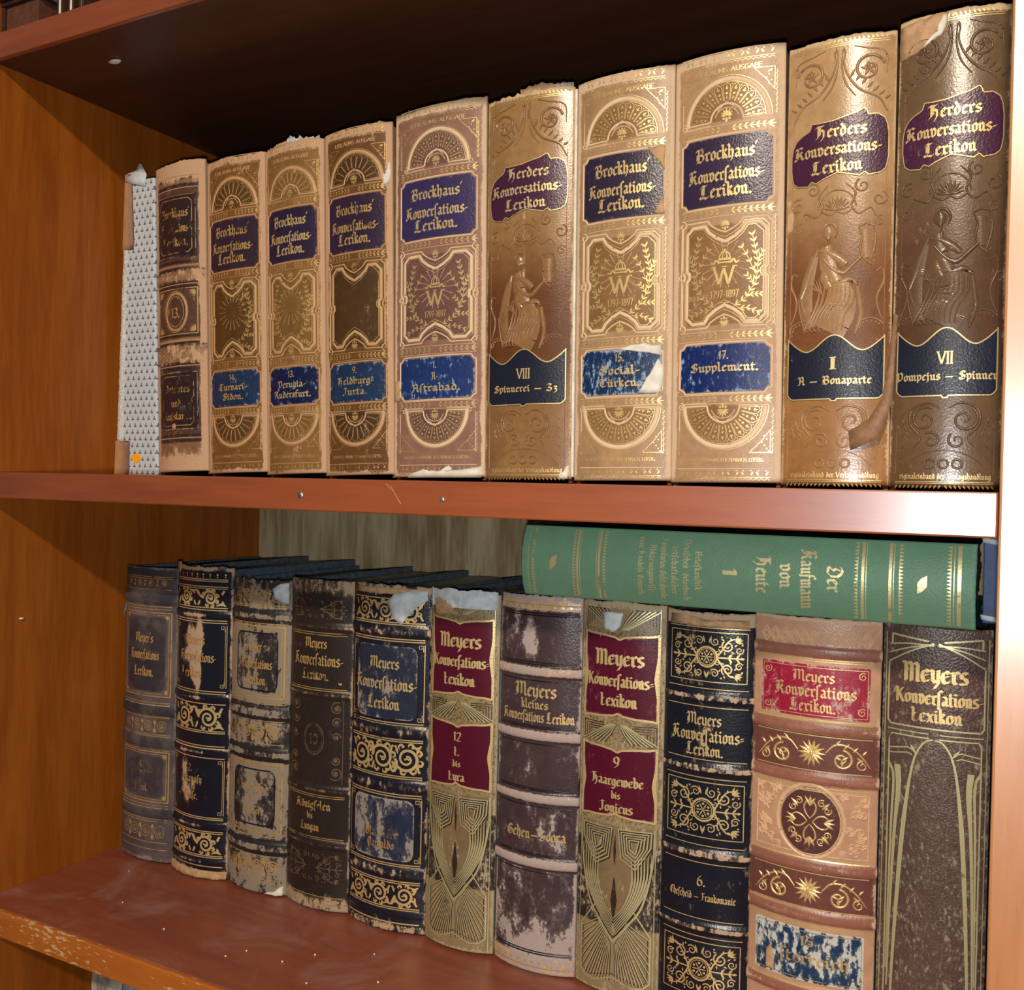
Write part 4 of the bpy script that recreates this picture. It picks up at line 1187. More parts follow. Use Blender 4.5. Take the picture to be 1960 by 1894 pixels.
# ---- the embossed golden volumes with plum and black labels
def herder(x0, x1, H, lean, label, lines, roman, col_top, col_mid, col_bot, seed, gl='gold', topjag=0.8, crack=0.0, shift=0.0):
    root, bk = up_book(x0, x1, H, lean, label, bulge=6.0)
    w = bk.w; a = w * 0.44; k = H / 264.0
    K = lambda v: v * k
    ct, cm, cb = np.array(col_top), np.array(col_mid), np.array(col_bot)
    def paint(U, V):
        t = sst(V / k, 120, 190)[..., None]
        t2 = sst(V / k, 48, 92)[..., None]
        col = cb * (1 - t2) + cm * t2
        col = col * (1 - t) + ct * t
        wr = edge_wear(bk, U, V, 0.455, 5, 4, 0.7, 0.13)
        wr = wr + crack * np.exp(-((U + 1) / 1.6) ** 2) * (V > 90) * (V < 190)
        return col, wr
    spine_shell(bk, 'spine', M['herder'], root, paint, jag(seed, topjag))
    e = Deco(bk, 0.2, 1.0)
    # foliage above the label
    for sg in (-1, 1):
        e.spiral(sg * a * 0.60, K(243), 8.5, 0.3 if sg > 0 else math.pi - 0.3, 1.5, 1.9, 0.9, 0.15, sg)
        e.ribbon([(sg * 3, K(254)), (sg * 2.4, K(247)), (sg * 6, K(238)), (sg * 12, K(231)), (sg * a * 0.8, K(226)), (sg * a * 0.98, K(218))], [1.0, 1.4, 1.8, 1.5, 1.0], 0.8)
        e.ribbon([(sg * 1.5, K(256)), (sg * 1.2, K(246)), (sg * 3.5, K(236)), (sg * 9, K(228))], [0.8, 1.2, 1.4, 0.8], 0.7)
        for i in range(7):
            t = i / 6
            e.leaf(sg * (6 + t * a * 0.7), K(239 - 14 * t), (1.1 if sg > 0 else math.pi - 1.1) - sg * 0.5 * t, 5.5 - 2 * t, 2.0, 0.8)
        for i in range(5):
            e.leaf(sg * a * 0.60, K(243), i * 1.26 + 0.4, 4.5, 2.2, 0.8)
        e.leaf(sg * 3, K(253), math.pi / 2 + sg * 0.2, 4.5, 1.6, 0.8)
        e.ribbon([(sg * a * 0.3, K(257)), (sg * a * 0.55, K(255)), (sg * a * 0.92, K(252)), (sg * a * 0.96, K(240))], [0.6, 1.3, 1.3, 0.6], 0.6)
        # shell and curls below the label
        e.spiral(sg * a * 0.52, K(176), 4.2, 2.0, 1.3, 1.4, 0.8, 0.15, sg)
        e.spiral(sg * a * 0.86, K(168), 4.4, 1.2, 1.2, 1.3, 0.8, 0.2, -sg)
        e.ribbon([(sg * 5, K(178)), (sg * 10, K(172)), (sg * 8, K(165)), (sg * 12, K(160)), (sg * 18, K(163)), (sg * 21, K(158))], [0.9, 1.6, 1.4, 1.4, 0.6], 0.8)
        e.spiral(sg * a * 0.88, K(155), 3.4, 0.6, 1.2, 1.0, 0.6, 0.2, sg)
        # side scrolls by the figure
        e.ribbon([(sg * a * 0.82, K(126)), (sg * a * 0.94, K(128)), (sg * a * 0.98, K(121)), (sg * a * 0.85, K(112)), (sg * a * 0.88, K(104)), (sg * a * 0.97, K(98))], [0.7, 1.5, 1.5, 1.2, 0.6], 0.7)
        e.ribbon([(sg * a * 0.99, K(222)), (sg * a * 0.995, K(10))], 0.5, 0.25)
        # bottom foliage
        e.spiral(sg * 10, K(40), 7.2, 1.0, 1.4, 1.8, 0.9, 0.15, -sg)
        e.spiral(sg * 6.5, K(28.5), 4.6, 2.2, 1.3, 1.5, 0.9, 0.15, sg)
        e.ribbon([(sg * 2, K(46)), (sg * 8, K(49)), (sg * 16, K(46)), (sg * 17.5, K(38)), (sg * 12, K(30)), (sg * 15, K(25))], [0.7, 1.5, 1.8, 1.6, 0.7], 0.9)
        for i in range(5): e.leaf(sg * (18 + i * 1.2), K(30 + 3.5 * (i % 3)), 1.2 if sg > 0 else 1.94, 4.5, 1.5, 0.6)
        for i in range(5): e.leaf(sg * a * 0.9, K(18 + i * 6), (2.4 if sg > 0 else 0.7), 3.6, 1.0, 0.4)
        # oval bosses beside the black label
        e.ring(sg * a * 0.72, K(94), 7.2, 1.1, 5.2, 20, 200, dome=0.7)
        for i in range(7):
            t = math.radians(30 + 25 * i)
            e.dot(sg * a * 0.72 + 5.4 * math.cos(t), K(94) + 3.6 * math.sin(t), 0.7, 0.6)
    for x in (-7, 0, 7): e.ring(x, K(15.5), 2.4, 1.4, dome=0.9)
    e.ribbon(_arc(0, K(3), a * 0.96, 20, 28, 152, 30), 0.7, 0.4)
    for q in range(9):
        e.leaf(0, K(163), math.radians(10 + 20 * q), 9.0 - 0.5 * abs(q - 4), 2.2, 0.9)
    e.ring(0, K(163), 10.5, 1.1, 11.5, 8, 172, dome=0.7)
    e.ribbon([(-9, K(163)), (-4, K(160.5)), (0, K(162)), (4, K(160.5)), (9, K(163))], [0.6, 1.8, 1.2, 1.8, 0.6], 0.8)
    # the seated draped woman with a lyre, in low relief
    D_ = lambda pts, wd, dm=0.8: e.ribbon([(x, K(y)) for x, y in pts], wd, dm)
    D_([(2, 121), (3, 108), (-1, 98), (-4, 92.5)], [11, 19, 23, 22], 0.7)
    D_([(-6, 142), (-4.5, 131), (0, 121)], [7, 10, 9], 1.0)
    D_([(-12, 137), (-16, 120), (-16, 104), (-14, 95)], [5, 8, 8, 6], 0.6)
    D_([(16, 150), (16.5, 134)], [7, 6], 0.5)
    e.dot(-4.5, K(150), 4.0, 1.6)
    D_([(-8, 151), (-6, 155), (-2, 155), (0.5, 151), (-0.5, 147)], [0.8, 2.0, 2.2, 1.8, 0.8], 1.2)
    D_([(-4.2, 149), (-3.6, 146), (-4.2, 143)], [0.6, 0.9, 0.5], 1.9)
    D_([(-4, 143), (-4, 139)], [3, 4], 0.9)
    D_([(-9, 140), (-4, 138), (1, 135), (6, 131)], [2.4, 5.0, 5.5, 4.0], 1.1)
    D_([(-10, 141), (-14, 132), (-17, 122), (-20, 113)], [2, 4.5, 5, 3], 0.9)
    D_([(-7, 135), (-2, 129), (4, 126), (10, 131), (15, 136)], [2.6, 3.6, 3.4, 2.8, 1.6], 1.3)
    D_([(-4, 122), (2, 121), (8, 122), (12, 119)], [1.5, 3.5, 4, 2], 1.0)
    D_([(-5, 130), (-6, 124), (-3, 118)], [4, 6, 5], 0.8)
    D_([(12, 118), (13.5, 108), (14, 100), (11, 90)], [2.5, 3.5, 3, 1.5], 0.9)
    for i in range(9):                                               # skirt folds
        t = i / 8
        D_([(-8 + 18 * t, 119), (-10 + 20 * t, 110), (-13 + 19 * t - 2 * math.sin(t * 3), 102), (-12 + 16 * t - 5 * (1 - t), 95), (-9 + 13 * t - 6 * (1 - t), 92.5)], [0.8, 1.7, 2.0, 1.8, 0.8], 0.9)
    for i in range(6):                                               # hanging cloak folds at the left
        t = i / 5
        D_([(-20, 114 - 2 * t), (-18 + 2 * t, 106 - 4 * t), (-13, 103 - 7 * t), (-8, 106 - 5 * t)], [0.6, 1.1, 1.1, 0.5], 0.6)
    D_([(-21, 113), (-20, 104), (-18, 96), (-17, 92)], [0.8, 1.2, 1.2, 0.6], 0.7)
    D_([(12, 152), (14, 146), (13, 140), (15, 134), (19, 130)], [1, 1.6, 1.8, 1.6, 0.8], 1.0)
    D_([(20, 152), (21, 145), (20, 138), (18, 131)], [1, 1.6, 1.8, 1.0], 1.0)
    for i in range(4): D_([(14.5 + 1.3 * i, 148), (15 + 1.1 * i, 134)], 0.4, 0.5)
    for i in range(6): e.dot(20.5, K(147 - 3 * i), 0.8, 0.8)
    D_([(12, 152.5), (16, 154), (20.5, 152.5)], 1.4, 0.9)
    for i in range(4): D_([(-14 + 1.5 * i, 121 + i), (-11 + i, 117), (-7, 116 - i)], [0.5, 1.0, 0.4], 0.5)
    e.build('embossed_relief', M['herder'], root, tuple((ct * 0.6 + cm * 0.4)), 0.14, (K(72), K(198)))
    # gilt border and imprint at the foot
    g = Deco(bk, 0.24)
    g.text('Originaleinband der Verlagshandlung', shift, K(7.2), 2.1, 1.9 * a, wt=0.24)
    for v in (5.6, 4.7, 259.5, 258.4): g.ribbon([(-a, K(v)), (a, K(v))], 0.4)
    for i in range(22):
        u = -a + 2 * a * (i + 0.5) / 22
        g.leaf(u, K(3.9), -math.pi / 2 + 0.5 * (1 if u > 0 else -1), 2.4, 1.0)
        g.leaf(u, K(260.2), math.pi / 2 + 0.4 * (1 if u > 0 else -1), 2.2, 0.9)
    g.build('gilt_ornament', M['gold'], root, cuts=(130,))
    # the plum title label
    hw = w * 0.452
    tx = [-1.0, -0.97, -0.9, -0.78, -0.60, -0.57, -0.40, -0.1, 0.1, 0.34, 0.50, 0.55, 0.60, 0.78, 0.92, 0.98, 1.0]
    ty = [198, 203, 207, 209.6, 211.8, 215.6, 215.2, 215.6, 217.0, 218.4, 220.6, 220.4, 216.8, 217.0, 214.5, 210, 204]
    bx = [-1.0, -0.96, -0.85, -0.62, -0.55, -0.45, -0.3, 0, 0.3, 0.45, 0.55, 0.62, 0.85, 0.96, 1.0]
    by = [190, 182, 179.5, 178.5, 181, 179.5, 181.5, 184.5, 182.5, 181.5, 183.6, 181.5, 182.5, 185, 192]
    top = lambda u: K(np.interp(u / hw, tx, ty)); bot = lambda u: K(np.interp(u / hw, bx, by))
    L1 = patch(bk, 'title_label', M['label'], root, -hw, hw, bot, top, lin(66, 28, 54), 0.08, 0.45, 60, 30)
    t = Deco(bk, 0.62)
    us = np.linspace(-hw, hw, 70)
    t.ribbon([(u * 0.985, top(u) - 0.3) for u in us], 0.55); t.ribbon([(u * 0.985, bot(u) + 0.3) for u in us], 0.55)
    t.ribbon([(hw * 0.985, bot(hw)), (hw * 0.985, top(hw))], 0.6); t.ribbon([(-hw * 0.985, bot(-hw)), (-hw * 0.985, top(-hw))], 0.6)
    for s_, y_, ww in (('Herders', 206.0, 0.47), ('Konversations-', 195.6, 0.80), ('Lexikon', 185.2, 0.46)):
        t.text(s_, 1.2 if s_ == 'Herders' else -0.5, K(y_), 4.7, w * ww, wt=0.27)
    t.build('lettering', M[gl], L1)
    # the black volume label with its waved top
    top2 = lambda u: K(86.0 + 4.6 * math.cos(u / hw * math.pi * 1.7) if abs(u) < hw * 0.59 else 81.4 + 8.2 * ((abs(u) / hw - 0.59) / 0.41) ** 1.5)
    bot2 = lambda u: K(52.5 + 3.2 * max(0, (abs(u) / hw - 0.86) / 0.14) ** 2 - (1.2 if abs(u) < hw * 0.05 else 0))
    L2 = patch(bk, 'volume_label', M['label'], root, -hw, hw, bot2, top2, lin(26, 30, 46), 0.08, 0.45, 70, 30)
    t = Deco(bk, 0.62)
    t.ribbon([(u * 0.985, top2(u) - 0.5) for u in us], 0.7); t.ribbon([(u * 0.985, bot2(u) + 0.5) for u in us], 0.7)
    for sg in (-1, 1): t.ribbon([(sg * hw * 0.98, bot2(hw)), (sg * hw * 0.98, top2(hw))], 0.7)
    n = len(roman)
    t.text(roman, 0, K(70.4), 6.6, 2.2 * n + 1.2, 'serif', 0.16)
    t.text(lines, 0, K(61.6), 3.1, w * min(0.048 * len(lines) + 0.06, 0.90), wt=0.28)
    t.build('lettering', M['gold_full'], L2)
    return root, bk
r6, b6 = herder(UX[5], UX[6] - 0.0022, 264, 0.8, 'golden brown embossed volume with a cracked spine between two wide tan volumes', 'Spinnerei – Zz', 'VIII', lin(152, 116, 74), lin(98, 58, 30), lin(136, 100, 62), 31, 'gold_worn_a_little', 1.5, 0.33)
top_paper(b6, r6, -6, 31, 265, 3.0, 32, 'tan_paper'); top_paper(b6, r6, 20, 32, 266, 1.8, 33)
spine_scrap(b6, 'torn_patch', M['paper'], r6, [(24, 2.8), (31, 2.8), (31.5, 12), (29, 9), (26, 6)], 0.5, 34)
# the split right joint of this volume shows the white lining
V, F = box_geo(b6.w / 1000 + 0.0001, b6.w / 1000 + 0.0018, 0.0006, 0.05, 0.004, 0.262, b=0.0003)
link('joint_lining', mesh_from('joint_lining', V, F), M['paper'], r6)
r9, b9 = herder(UX[8], UX[9], 261, 0.3, 'golden embossed volume with plum title label and a black label reading I', 'A – Bonaparte', 'I', lin(172, 136, 94), lin(116, 72, 42), lin(152, 106, 60), 35)
r10, b10 = herder(UX[9], UX[10], 264, 0.0, 'dark olive embossed volume by the right stile, its top left corner torn', 'Pompejus – Spinner', 'VII', lin(106, 82, 56), lin(86, 58, 40), lin(100, 74, 48), 36)
spine_scrap(b10, 'torn_patch', M['tan_paper'], r10, [(-28, 243), (-20, 244), (-10, 249), (-4, 253), (-3, 263.5), (-12, 263), (-20, 262), (-28, 261)], 0.6, 37)
spine_scrap(b10, 'torn_patch', M['paper'], r10, [(-16, 246), (-9, 250.5), (-6, 252), (-4, 262), (-6, 262), (-8, 253), (-14, 249)], 0.95, 38)
spine_scrap(b9, 'torn_patch', M['tan_paper'], r9, [(-30, 150), (-26, 152), (-25, 160), (-27, 172), (-30, 172)], 0.5, 39)
# a strip of leather that has peeled off the last volume and hangs over its neighbour
M['peel'] = simple('peeled_leather', lin(150, 112, 82), 0.6, 0.3, 200)
flap('peeled_strip', M['peel'], r10, ([(0.0005, -0.0030, 0.100), (-0.0012, -0.0048, 0.078), (-0.0042, -0.0066, 0.052), (-0.0110, -0.0082, 0.040), (-0.0215, -0.0088, 0.0335)],
     [(0.0030, -0.0034, 0.099), (0.0022, -0.0056, 0.076), (0.0015, -0.0072, 0.050), (-0.0050, -0.0086, 0.030), (-0.0200, -0.0092, 0.0225)]))
spine_scrap(b9, 'orange_dot', M['tan_paper'], r9, [(8, 25), (11, 25), (11, 29), (8, 29)], 0.7, 40)

# ---- the face-out, paper-covered volume at the left end
M['sprig'] = None
def sprig_paper():
    m, nt, P = nodes('blue_grey_sprig_paper')
    b = NB(nt)
    co = b.coords(seed=False)
    sp = b.n('ShaderNodeSeparateXYZ'); b.l(co, sp.inputs[0])
    px, pz = 0.0066, 0.0058
    row = b.math('FLOOR', b.math('DIVIDE', sp.outputs[2], pz))
    off = b.math('MULTIPLY', b.math('MODULO', row, 2.0), 0.5)
    fx = b.math('SUBTRACT', b.math('FRACT', b.math('ADD', b.math('DIVIDE', sp.outputs[0], px), off)), 0.5)
    fz = b.math('SUBTRACT', b.math('FRACT', b.math('DIVIDE', sp.outputs[2], pz)), 0.5)
    ax = b.math('ABSOLUTE', fx)
    n = b.noise(co, 2400, 3)
    # a little sprig: three lobes below, a stalk above
    d1 = b.math('ADD', b.math('POWER', b.math('DIVIDE', b.math('SUBTRACT', ax, 0.12), 0.15), 2.0), b.math('POWER', b.math('DIVIDE', b.math('ADD', fz, 0.16), 0.13), 2.0))
    d2 = b.math('ADD', b.math('POWER', b.math('DIVIDE', ax, 0.09), 2.0), b.math('POWER', b.math('DIVIDE', b.math('SUBTRACT', fz, 0.08), 0.28), 2.0))
    d = b.math('ADD', b.math('MINIMUM', d1, d2), b.math('MULTIPLY', b.math('SUBTRACT', n, 0.5), 0.8))
    mask = b.math('SUBTRACT', 1.0, b.step(d, 0.75, 1.15))
    base = b.mix(b.noise(co, 60, 4), lin(176, 186, 196), lin(202, 208, 212))
    b.l(b.mix(b.math('MULTIPLY', mask, 0.85), base, lin(66, 74, 86)), P.inputs['Base Color'])
    P.inputs['Roughness'].default_value = 0.7
    return m
M['sprig'] = sprig_paper()
M['beaded'] = simple('frayed_white_edge', lin(224, 222, 216), 0.85, 0.45, 900, 0.2, 0.9)
face = thing('book', 'face-out volume in blue grey sprigged paper with leather corners and an orange dot', 'book', (0.0045, UY - 0.001, 0.0002), (0, 0, 0), GU)
fw, fh = 0.0405, 0.262
box('paper_cover', M['sprig'], face, 0.0055, fw, 0.0, 0.150, 0.0, fh - 0.006, b=0.002, seg=3)
V, F = [], []
rj = random.Random(8)
for i in range(61):
    z = 0.030 + (0.168) * i / 60
    V += [(0.0012 + rj.uniform(-0.0006, 0.0006), 0.004, z), (0.0035, -0.0012 + rj.uniform(-0.0003, 0.0003), z), (0.0078 + rj.uniform(-0.0008, 0.0008), -0.0006, z), (0.0078, 0.010, z), (0.0012, 0.010, z)]
for i in range(60):
    for j in range(5):
        F.append((i * 5 + j, i * 5 + (j + 1) % 5, (i + 1) * 5 + (j + 1) % 5, (i + 1) * 5 + j))
F += [tuple(range(4, -1, -1)), tuple(range(300, 305))]
link('frayed_edge', mesh_from('frayed_edge', V, F, True), M['beaded'], face)
M['corner'] = leather('corner_leather', lin(206, 166, 128), 0.5, 0.9, 200, 0.4, 0.3)
def corner_piece(z0, z1, flip):
    V, F = [], []
    n = 14
    for i in range(n + 1):
        t = i / n
        z = z0 + (z1 - z0) * t
        wd = 0.011 * (1 - t) + 0.006 * t if flip else 0.010
        V += [(0.0005, 0.012, z), (0.0005, 0.001, z), (0.002, -0.0012, z), (0.005 + wd * (0.8 if i in (0, n) else 1), -0.0012, z), (0.005 + wd, 0.0015, z)]
    for i in range(n):
        for j in range(4):
            F.append((i * 5 + j, i * 5 + j + 1, (i + 1) * 5 + j + 1, (i + 1) * 5 + j))
    F += [(4, 3, 2, 1, 0), tuple(n * 5 + j for j in range(5))]
    me = mesh_from('leather_corner', V, F, True)
    xs = np.array([v[0] for v in V])
    c = np.where(xs[:, None] > 0.006, np.array(lin(104, 62, 42))[None, :], np.array(lin(200, 156, 116))[None, :])
    set_attr(me, c, 0.2)
    return link('leather_corner', me, M['corner'], face)
corner_piece(0.0, 0.030, False)
corner_piece(0.196, fh - 0.0005, True)
flap('torn_paper', M['paper_blue'], face, ([(0.002, -0.0014, 0.255), (0.004, -0.001, 0.262), (0.012, 0.002, 0.2655), (0.016, 0.003, 0.272)], [(0.030, -0.0010, 0.249), (0.030, -0.0006, 0.256), (0.028, 0.002, 0.260), (0.0195, 0.003, 0.270)]))
V, F = [], []
for i in range(20):
    a = 2 * math.pi * i / 20
    V += [(0.0215 + 0.0042 * math.cos(a), -0.0001, 0.0150 + 0.0042 * math.sin(a)), (0.0215 + 0.0041 * math.cos(a), -0.0005, 0.0150 + 0.0041 * math.sin(a))]
F = [(2 * i, 2 * ((i + 1) % 20), 2 * ((i + 1) % 20) + 1, 2 * i + 1) for i in range(20)] + [tuple(2 * i + 1 for i in range(20))]
M['orange'] = simple('orange_sticker', lin(255, 170, 10), 0.6, 0.03, 100)
link('sticker', mesh_from('sticker', V, F), M['orange'], face)['label'] = 'orange dot sticker'

# it leans a little: its left edge follows the photo's slope, its right edge keeps clear of the tilted neighbour
for ch in face.children:
    for v in ch.data.vertices:
        t = v.co.x / fw
        xl, xr = 0.0262 * v.co.z, 0.0547 - 0.0458 * v.co.z
        v.co.x = xl + t * (xr - xl)
# ---------------------------------------------------------------- the lower row
LY = 0.130
GL = 'dark encyclopedia volumes on the lower shelf'
WTAN = lin(178, 150, 124)
M['black_calf'] = leather('black_calf', lin(188, 156, 130), 0.27, 0.85, 240, 0.5, 0.25, 0.5, 0.3)
M['black_scuffed'] = leather('scuffed_black_calf', lin(150, 140, 132), 0.32, 1.0, 150, 0.7, 0.3, 0.5, 0.4, big=30)
M['grey_dusty'] = leather('dusty_grey_brown_leather', lin(138, 122, 112), 0.5, 0.7, 220, 0.3, 0.2, 0.4, 0.3, dust=(lin(150, 138, 130), 0.25))
M['tan_worn'] = leather('black_leather_worn_to_grey_tan', lin(146, 132, 116), 0.4, 1.0, 170, 0.6, 0.25, 0.45, 0.3, big=34)
M['brown_black'] = leather('brown_black_leather', lin(176, 150, 122), 0.36, 0.75, 260, 0.5, 0.35, 0.45, 0.35)
M['maroon_calf'] = leather('dark_maroon_calf', lin(176, 158, 150), 0.34, 1.05, 130, 0.6, 0.4, 0.5, 0.4, big=26)
M['blue_black'] = leather('blue_black_calf', lin(186, 158, 128), 0.30, 0.85, 260, 0.8, 0.3, 0.5, 0.35)
M['deco_ground'] = leather('gold_washed_dark_leather', lin(176, 158, 126), 0.4, 0.9, 520, 0.7, 0.3, 0.5, 0.3, big=70)
M['red_label'] = leather('wine_red_label', lin(190, 120, 150), 0.28, 0.6, 300, 0.8, 0.12, 0.5, 0.15)
M['crimson'] = leather('crimson_label', lin(196, 160, 150), 0.4, 0.9, 240, 0.7, 0.25, 0.45, 0.2)
M['teal_label'] = leather('dark_teal_label', lin(196, 196, 186), 0.4, 1.0, 260, 1.0, 0.25, 0.45, 0.25)
M['tan_grain'] = leather('embossed_tan_calf', lin(206, 172, 142), 0.38, 0.7, 260, 0.3, 0.3, 0.45, 0.25)
M['brown_grain'] = leather('coarse_grained_brown_leather', lin(140, 124, 104), 0.36, 0.8, 620, 0.9, 0.8, 0.5, 0.3, big=140)
M['green_cloth'] = leather('green_book_cloth', lin(128, 172, 150), 0.5, 0.6, 500, 0.4, 0.5, 0.35, 0.12)

def low_book(x0, x1, H, label, bulge=7.5, D=166, vb=1.2, bands=(), lean=0.0, y=LY, mat_board='board_dark', edge='edge_teal', bh=None):
    w = (x1 - x0) * 1000 - 0.5
    root = thing('book', label, 'book', (x0 + 0.00025, y, ZB + 0.0002), (0, -math.radians(lean), 0), GL)
    bk = Book(w, H, bulge, vb, bands)
    book_body(root, w, H, D, M[mat_board], M[edge], board_h=bh or (H - 1.5), top_drop=5)
    return root, bk

def hlines(g, vs, a, wd=0.5, dome=0.0):
    for v in vs: g.ribbon([(-a, v), (a, v)], wd, dome)

def scroll_band(g, a, v0, v1, n=3, wd=1.5, dome=0.0, seed=0):
    """a running acanthus scroll between two heights"""
    m, r = (v0 + v1) / 2, (v1 - v0) / 2
    st = 2 * a / n
    for i in range(n):
        c = -a + st * (i + 0.5)
        s = 1 if i % 2 == 0 else -1
        rr = min(st * 0.46, r * 0.86)
        g.spiral(c, m + s * r * 0.02, rr, -s * math.pi * 0.9, 1.75, wd, dome, 0.16, s)
        g.ribbon([(c - st * 0.5, m - s * r * 0.85), (c - st * 0.38, m - s * r * 0.3), (c - rr * 0.98, m)], [wd * 0.6, wd * 1.2, wd], dome)
        for k in range(7):
            t = -s * math.pi * 0.9 + s * k * 0.78
            x, y = c + rr * 0.95 * math.cos(t), m + rr * 0.95 * math.sin(t)
            if abs(x) > a: continue
            g.ribbon([(x, y), (x + r * 0.24 * math.cos(t + s * 0.5), y + r * 0.24 * math.sin(t + s * 0.5)), (x + r * 0.36 * math.cos(t + s * 1.2), y + r * 0.36 * math.sin(t + s * 1.2)), (x + r * 0.30 * math.cos(t + s * 1.8), y + r * 0.30 * math.sin(t + s * 1.8))], [wd * 1.1, wd * 0.9, wd * 0.7, wd * 0.15], dome)
        for sx in (-1, 1):
            for sy in (-1, 1):
                x, y = c + sx * st * 0.42, m + sy * r * 0.78
                if abs(x) < a:
                    g.leaf(x, y, math.atan2(-sy, -sx) + 0.5 * sx * sy, r * 0.5, wd * 1.1, dome)
                    g.dot(x + sx * 0.4, y, wd * 0.5, dome)
        for k in range(3):
            g.dot(c + (k - 1) * 1.2, m + s * 0.6 * (k % 2), wd * 0.42, dome)
        g.ribbon([(c + st * 0.5, m + s * r * 0.9), (c + st * 0.36, m + s * r * 0.72), (c + st * 0.2, m + s * r * 0.9)], [wd * 0.4, wd * 1.1, wd * 0.3], dome)

def rosette_band(g, a, v0, v1, n=4, wd=0.6, dome=0.0):
    m, r = (v0 + v1) / 2, (v1 - v0) / 2
    st = 2 * a / n
    for i in range(n):
        c = -a + st * (i + 0.5)
        rr = min(st * 0.42, r * 0.8)
        g.spiral(c, m, rr, 0.6, 1.9, wd, dome, 0.3)
        for k in range(5): g.leaf(c, m, k * 1.257, rr * 0.5, wd * 1.2, dome)
        x = c + st * 0.5
        if i < n - 1:
            g.leaf(x, v1 - 0.4, -math.pi / 2, r * 0.7, r * 0.5, dome)
            g.leaf(x, v0 + 0.4, math.pi / 2, r * 0.7, r * 0.5, dome)
            g.ribbon([(x - st * 0.12, v0 + r * .3), (x, m), (x + st * 0.12, v1 - r * .3)], wd, dome)

def corner_key(g, x, y, sx, sy, s=2.6):
    g.ribbon([(x, y - sy * s * 1.7), (x, y - sy * s * 0.2), (x - sx * s, y - sy * s * 0.2), (x - sx * s, y - sy * s), (x - sx * s * 0.35, y - sy * s), (x - sx * s * 0.35, y - sy * s * 0.55)], 0.45)

def arabesque(g, x0, x1, y0, y1, wd=0.75, dome=0.0, boss=True):
    """four-fold scrolls and lilies around a round boss"""
    cx, cy, hx, hy = (x0 + x1) / 2, (y0 + y1) / 2, (x1 - x0) / 2, (y1 - y0) / 2
    rb = min(hx, hy) * 0.44
    if boss:
        g.ring(cx, cy, rb, wd * 1.4, dome=dome); g.ring(cx, cy, rb * 0.8, wd * 0.5)
        for k in range(6):
            g.leaf(cx, cy, k * math.pi / 3, rb * 0.72, wd * 0.9, dome)
            g.dot(cx + rb * 0.55 * math.cos(k * math.pi / 3 + 0.52), cy + rb * 0.55 * math.sin(k * math.pi / 3 + 0.52), rb * 0.12, dome)
    for sx in (-1, 1):
        g.ribbon([(cx + sx * rb, cy), (cx + sx * hx * 0.95, cy)], wd, dome)
        for t in (0.58, 0.78): 
            for s in (-1, 1): g.leaf(cx + sx * hx * t, cy, (0 if sx > 0 else math.pi) + s * 0.9, hy * 0.26, wd * 1.5, dome)
        g.leaf(cx + sx * hx * 0.88, cy, 0 if sx > 0 else math.pi, hx * 0.12, wd * 2, dome)
        for sy in (-1, 1):
            f = sx * sy
            g.spiral(cx + sx * hx * 0.56, cy + sy * hy * 0.52, hy * 0.26, (2.2 if sy > 0 else -2.2), 1.6, wd, dome, 0.18, f)
            g.spiral(cx + sx * hx * 0.86, cy + sy * hy * 0.36, hy * 0.17, 0.5, 1.4, wd * 0.8, dome, 0.2, -f)
            g.spiral(cx + sx * hx * 0.22, cy + sy * hy * 0.70, hy * 0.19, 2.5, 1.4, wd * 0.8, dome, 0.2, f)
            g.spiral(cx + sx * hx * 0.30, cy + sy * hy * 0.24, hy * 0.12, 1.5, 1.2, wd * 0.7, dome, 0.2, -f)
            g.ribbon([(cx + sx * rb, cy), (cx + sx * hx * 0.4, cy + sy * hy * 0.3), (cx + sx * hx * 0.62, cy + sy * hy * 0.78), (cx + sx * hx * 0.9, cy + sy * hy * 0.86)], [wd, wd * 1.2, wd, wd * 0.5], dome)
            a0 = math.atan2(sy * hy, sx * hx)
            for k in (-0.7, -0.25, 0.25, 0.7):
                g.leaf(cx + sx * hx * 0.76, cy + sy * hy * 0.72, a0 + k, hy * 0.32, wd * 1.6, dome)
            for k in range(6):
                t = k * 1.047
                g.leaf(cx + sx * hx * 0.56 + hy * 0.28 * math.cos(t), cy + sy * hy * 0.52 + hy * 0.28 * math.sin(t), t + 0.7, hy * 0.15, wd * 1.1, dome)
            g.leaf(cx + sx * hx * 0.06, cy + sy * hy * 0.62, math.pi / 2 * sy - sx * 0.3, hy * 0.34, wd * 1.5, dome)
            g.dot(cx + sx * hx * 0.4, cy + sy * hy * 0.9, wd * 0.7, dome); g.dot(cx + sx * hx * 0.93, cy + sy * hy * 0.6, wd * 0.7, dome)

def simple_text_label(bk, root, hw, v0, v1, col, wear, lines, mat='label', tm='gold', r=2.0, concave=False, h=0.4, name='title_label', wt=0.27, uc=0.0):
    L = label_box(bk, name, M[mat], root, hw, v0, v1, lin(*col), wear, r, concave, h)
    t = Deco(bk, h + 0.18)
    for s_, y_, xh_, ww in lines: t.text(s_, uc, y_, xh_, ww, wt=wt)
    t.build('lettering', M[tm], L)
    return L

XL = [0.0093, 0.0728, 0.1365, 0.1990, 0.2604, 0.3310, 0.3894, 0.4518, 0.5108, 0.5672, 0.6416, 0.6985]
BLK = lin(26, 25, 33)

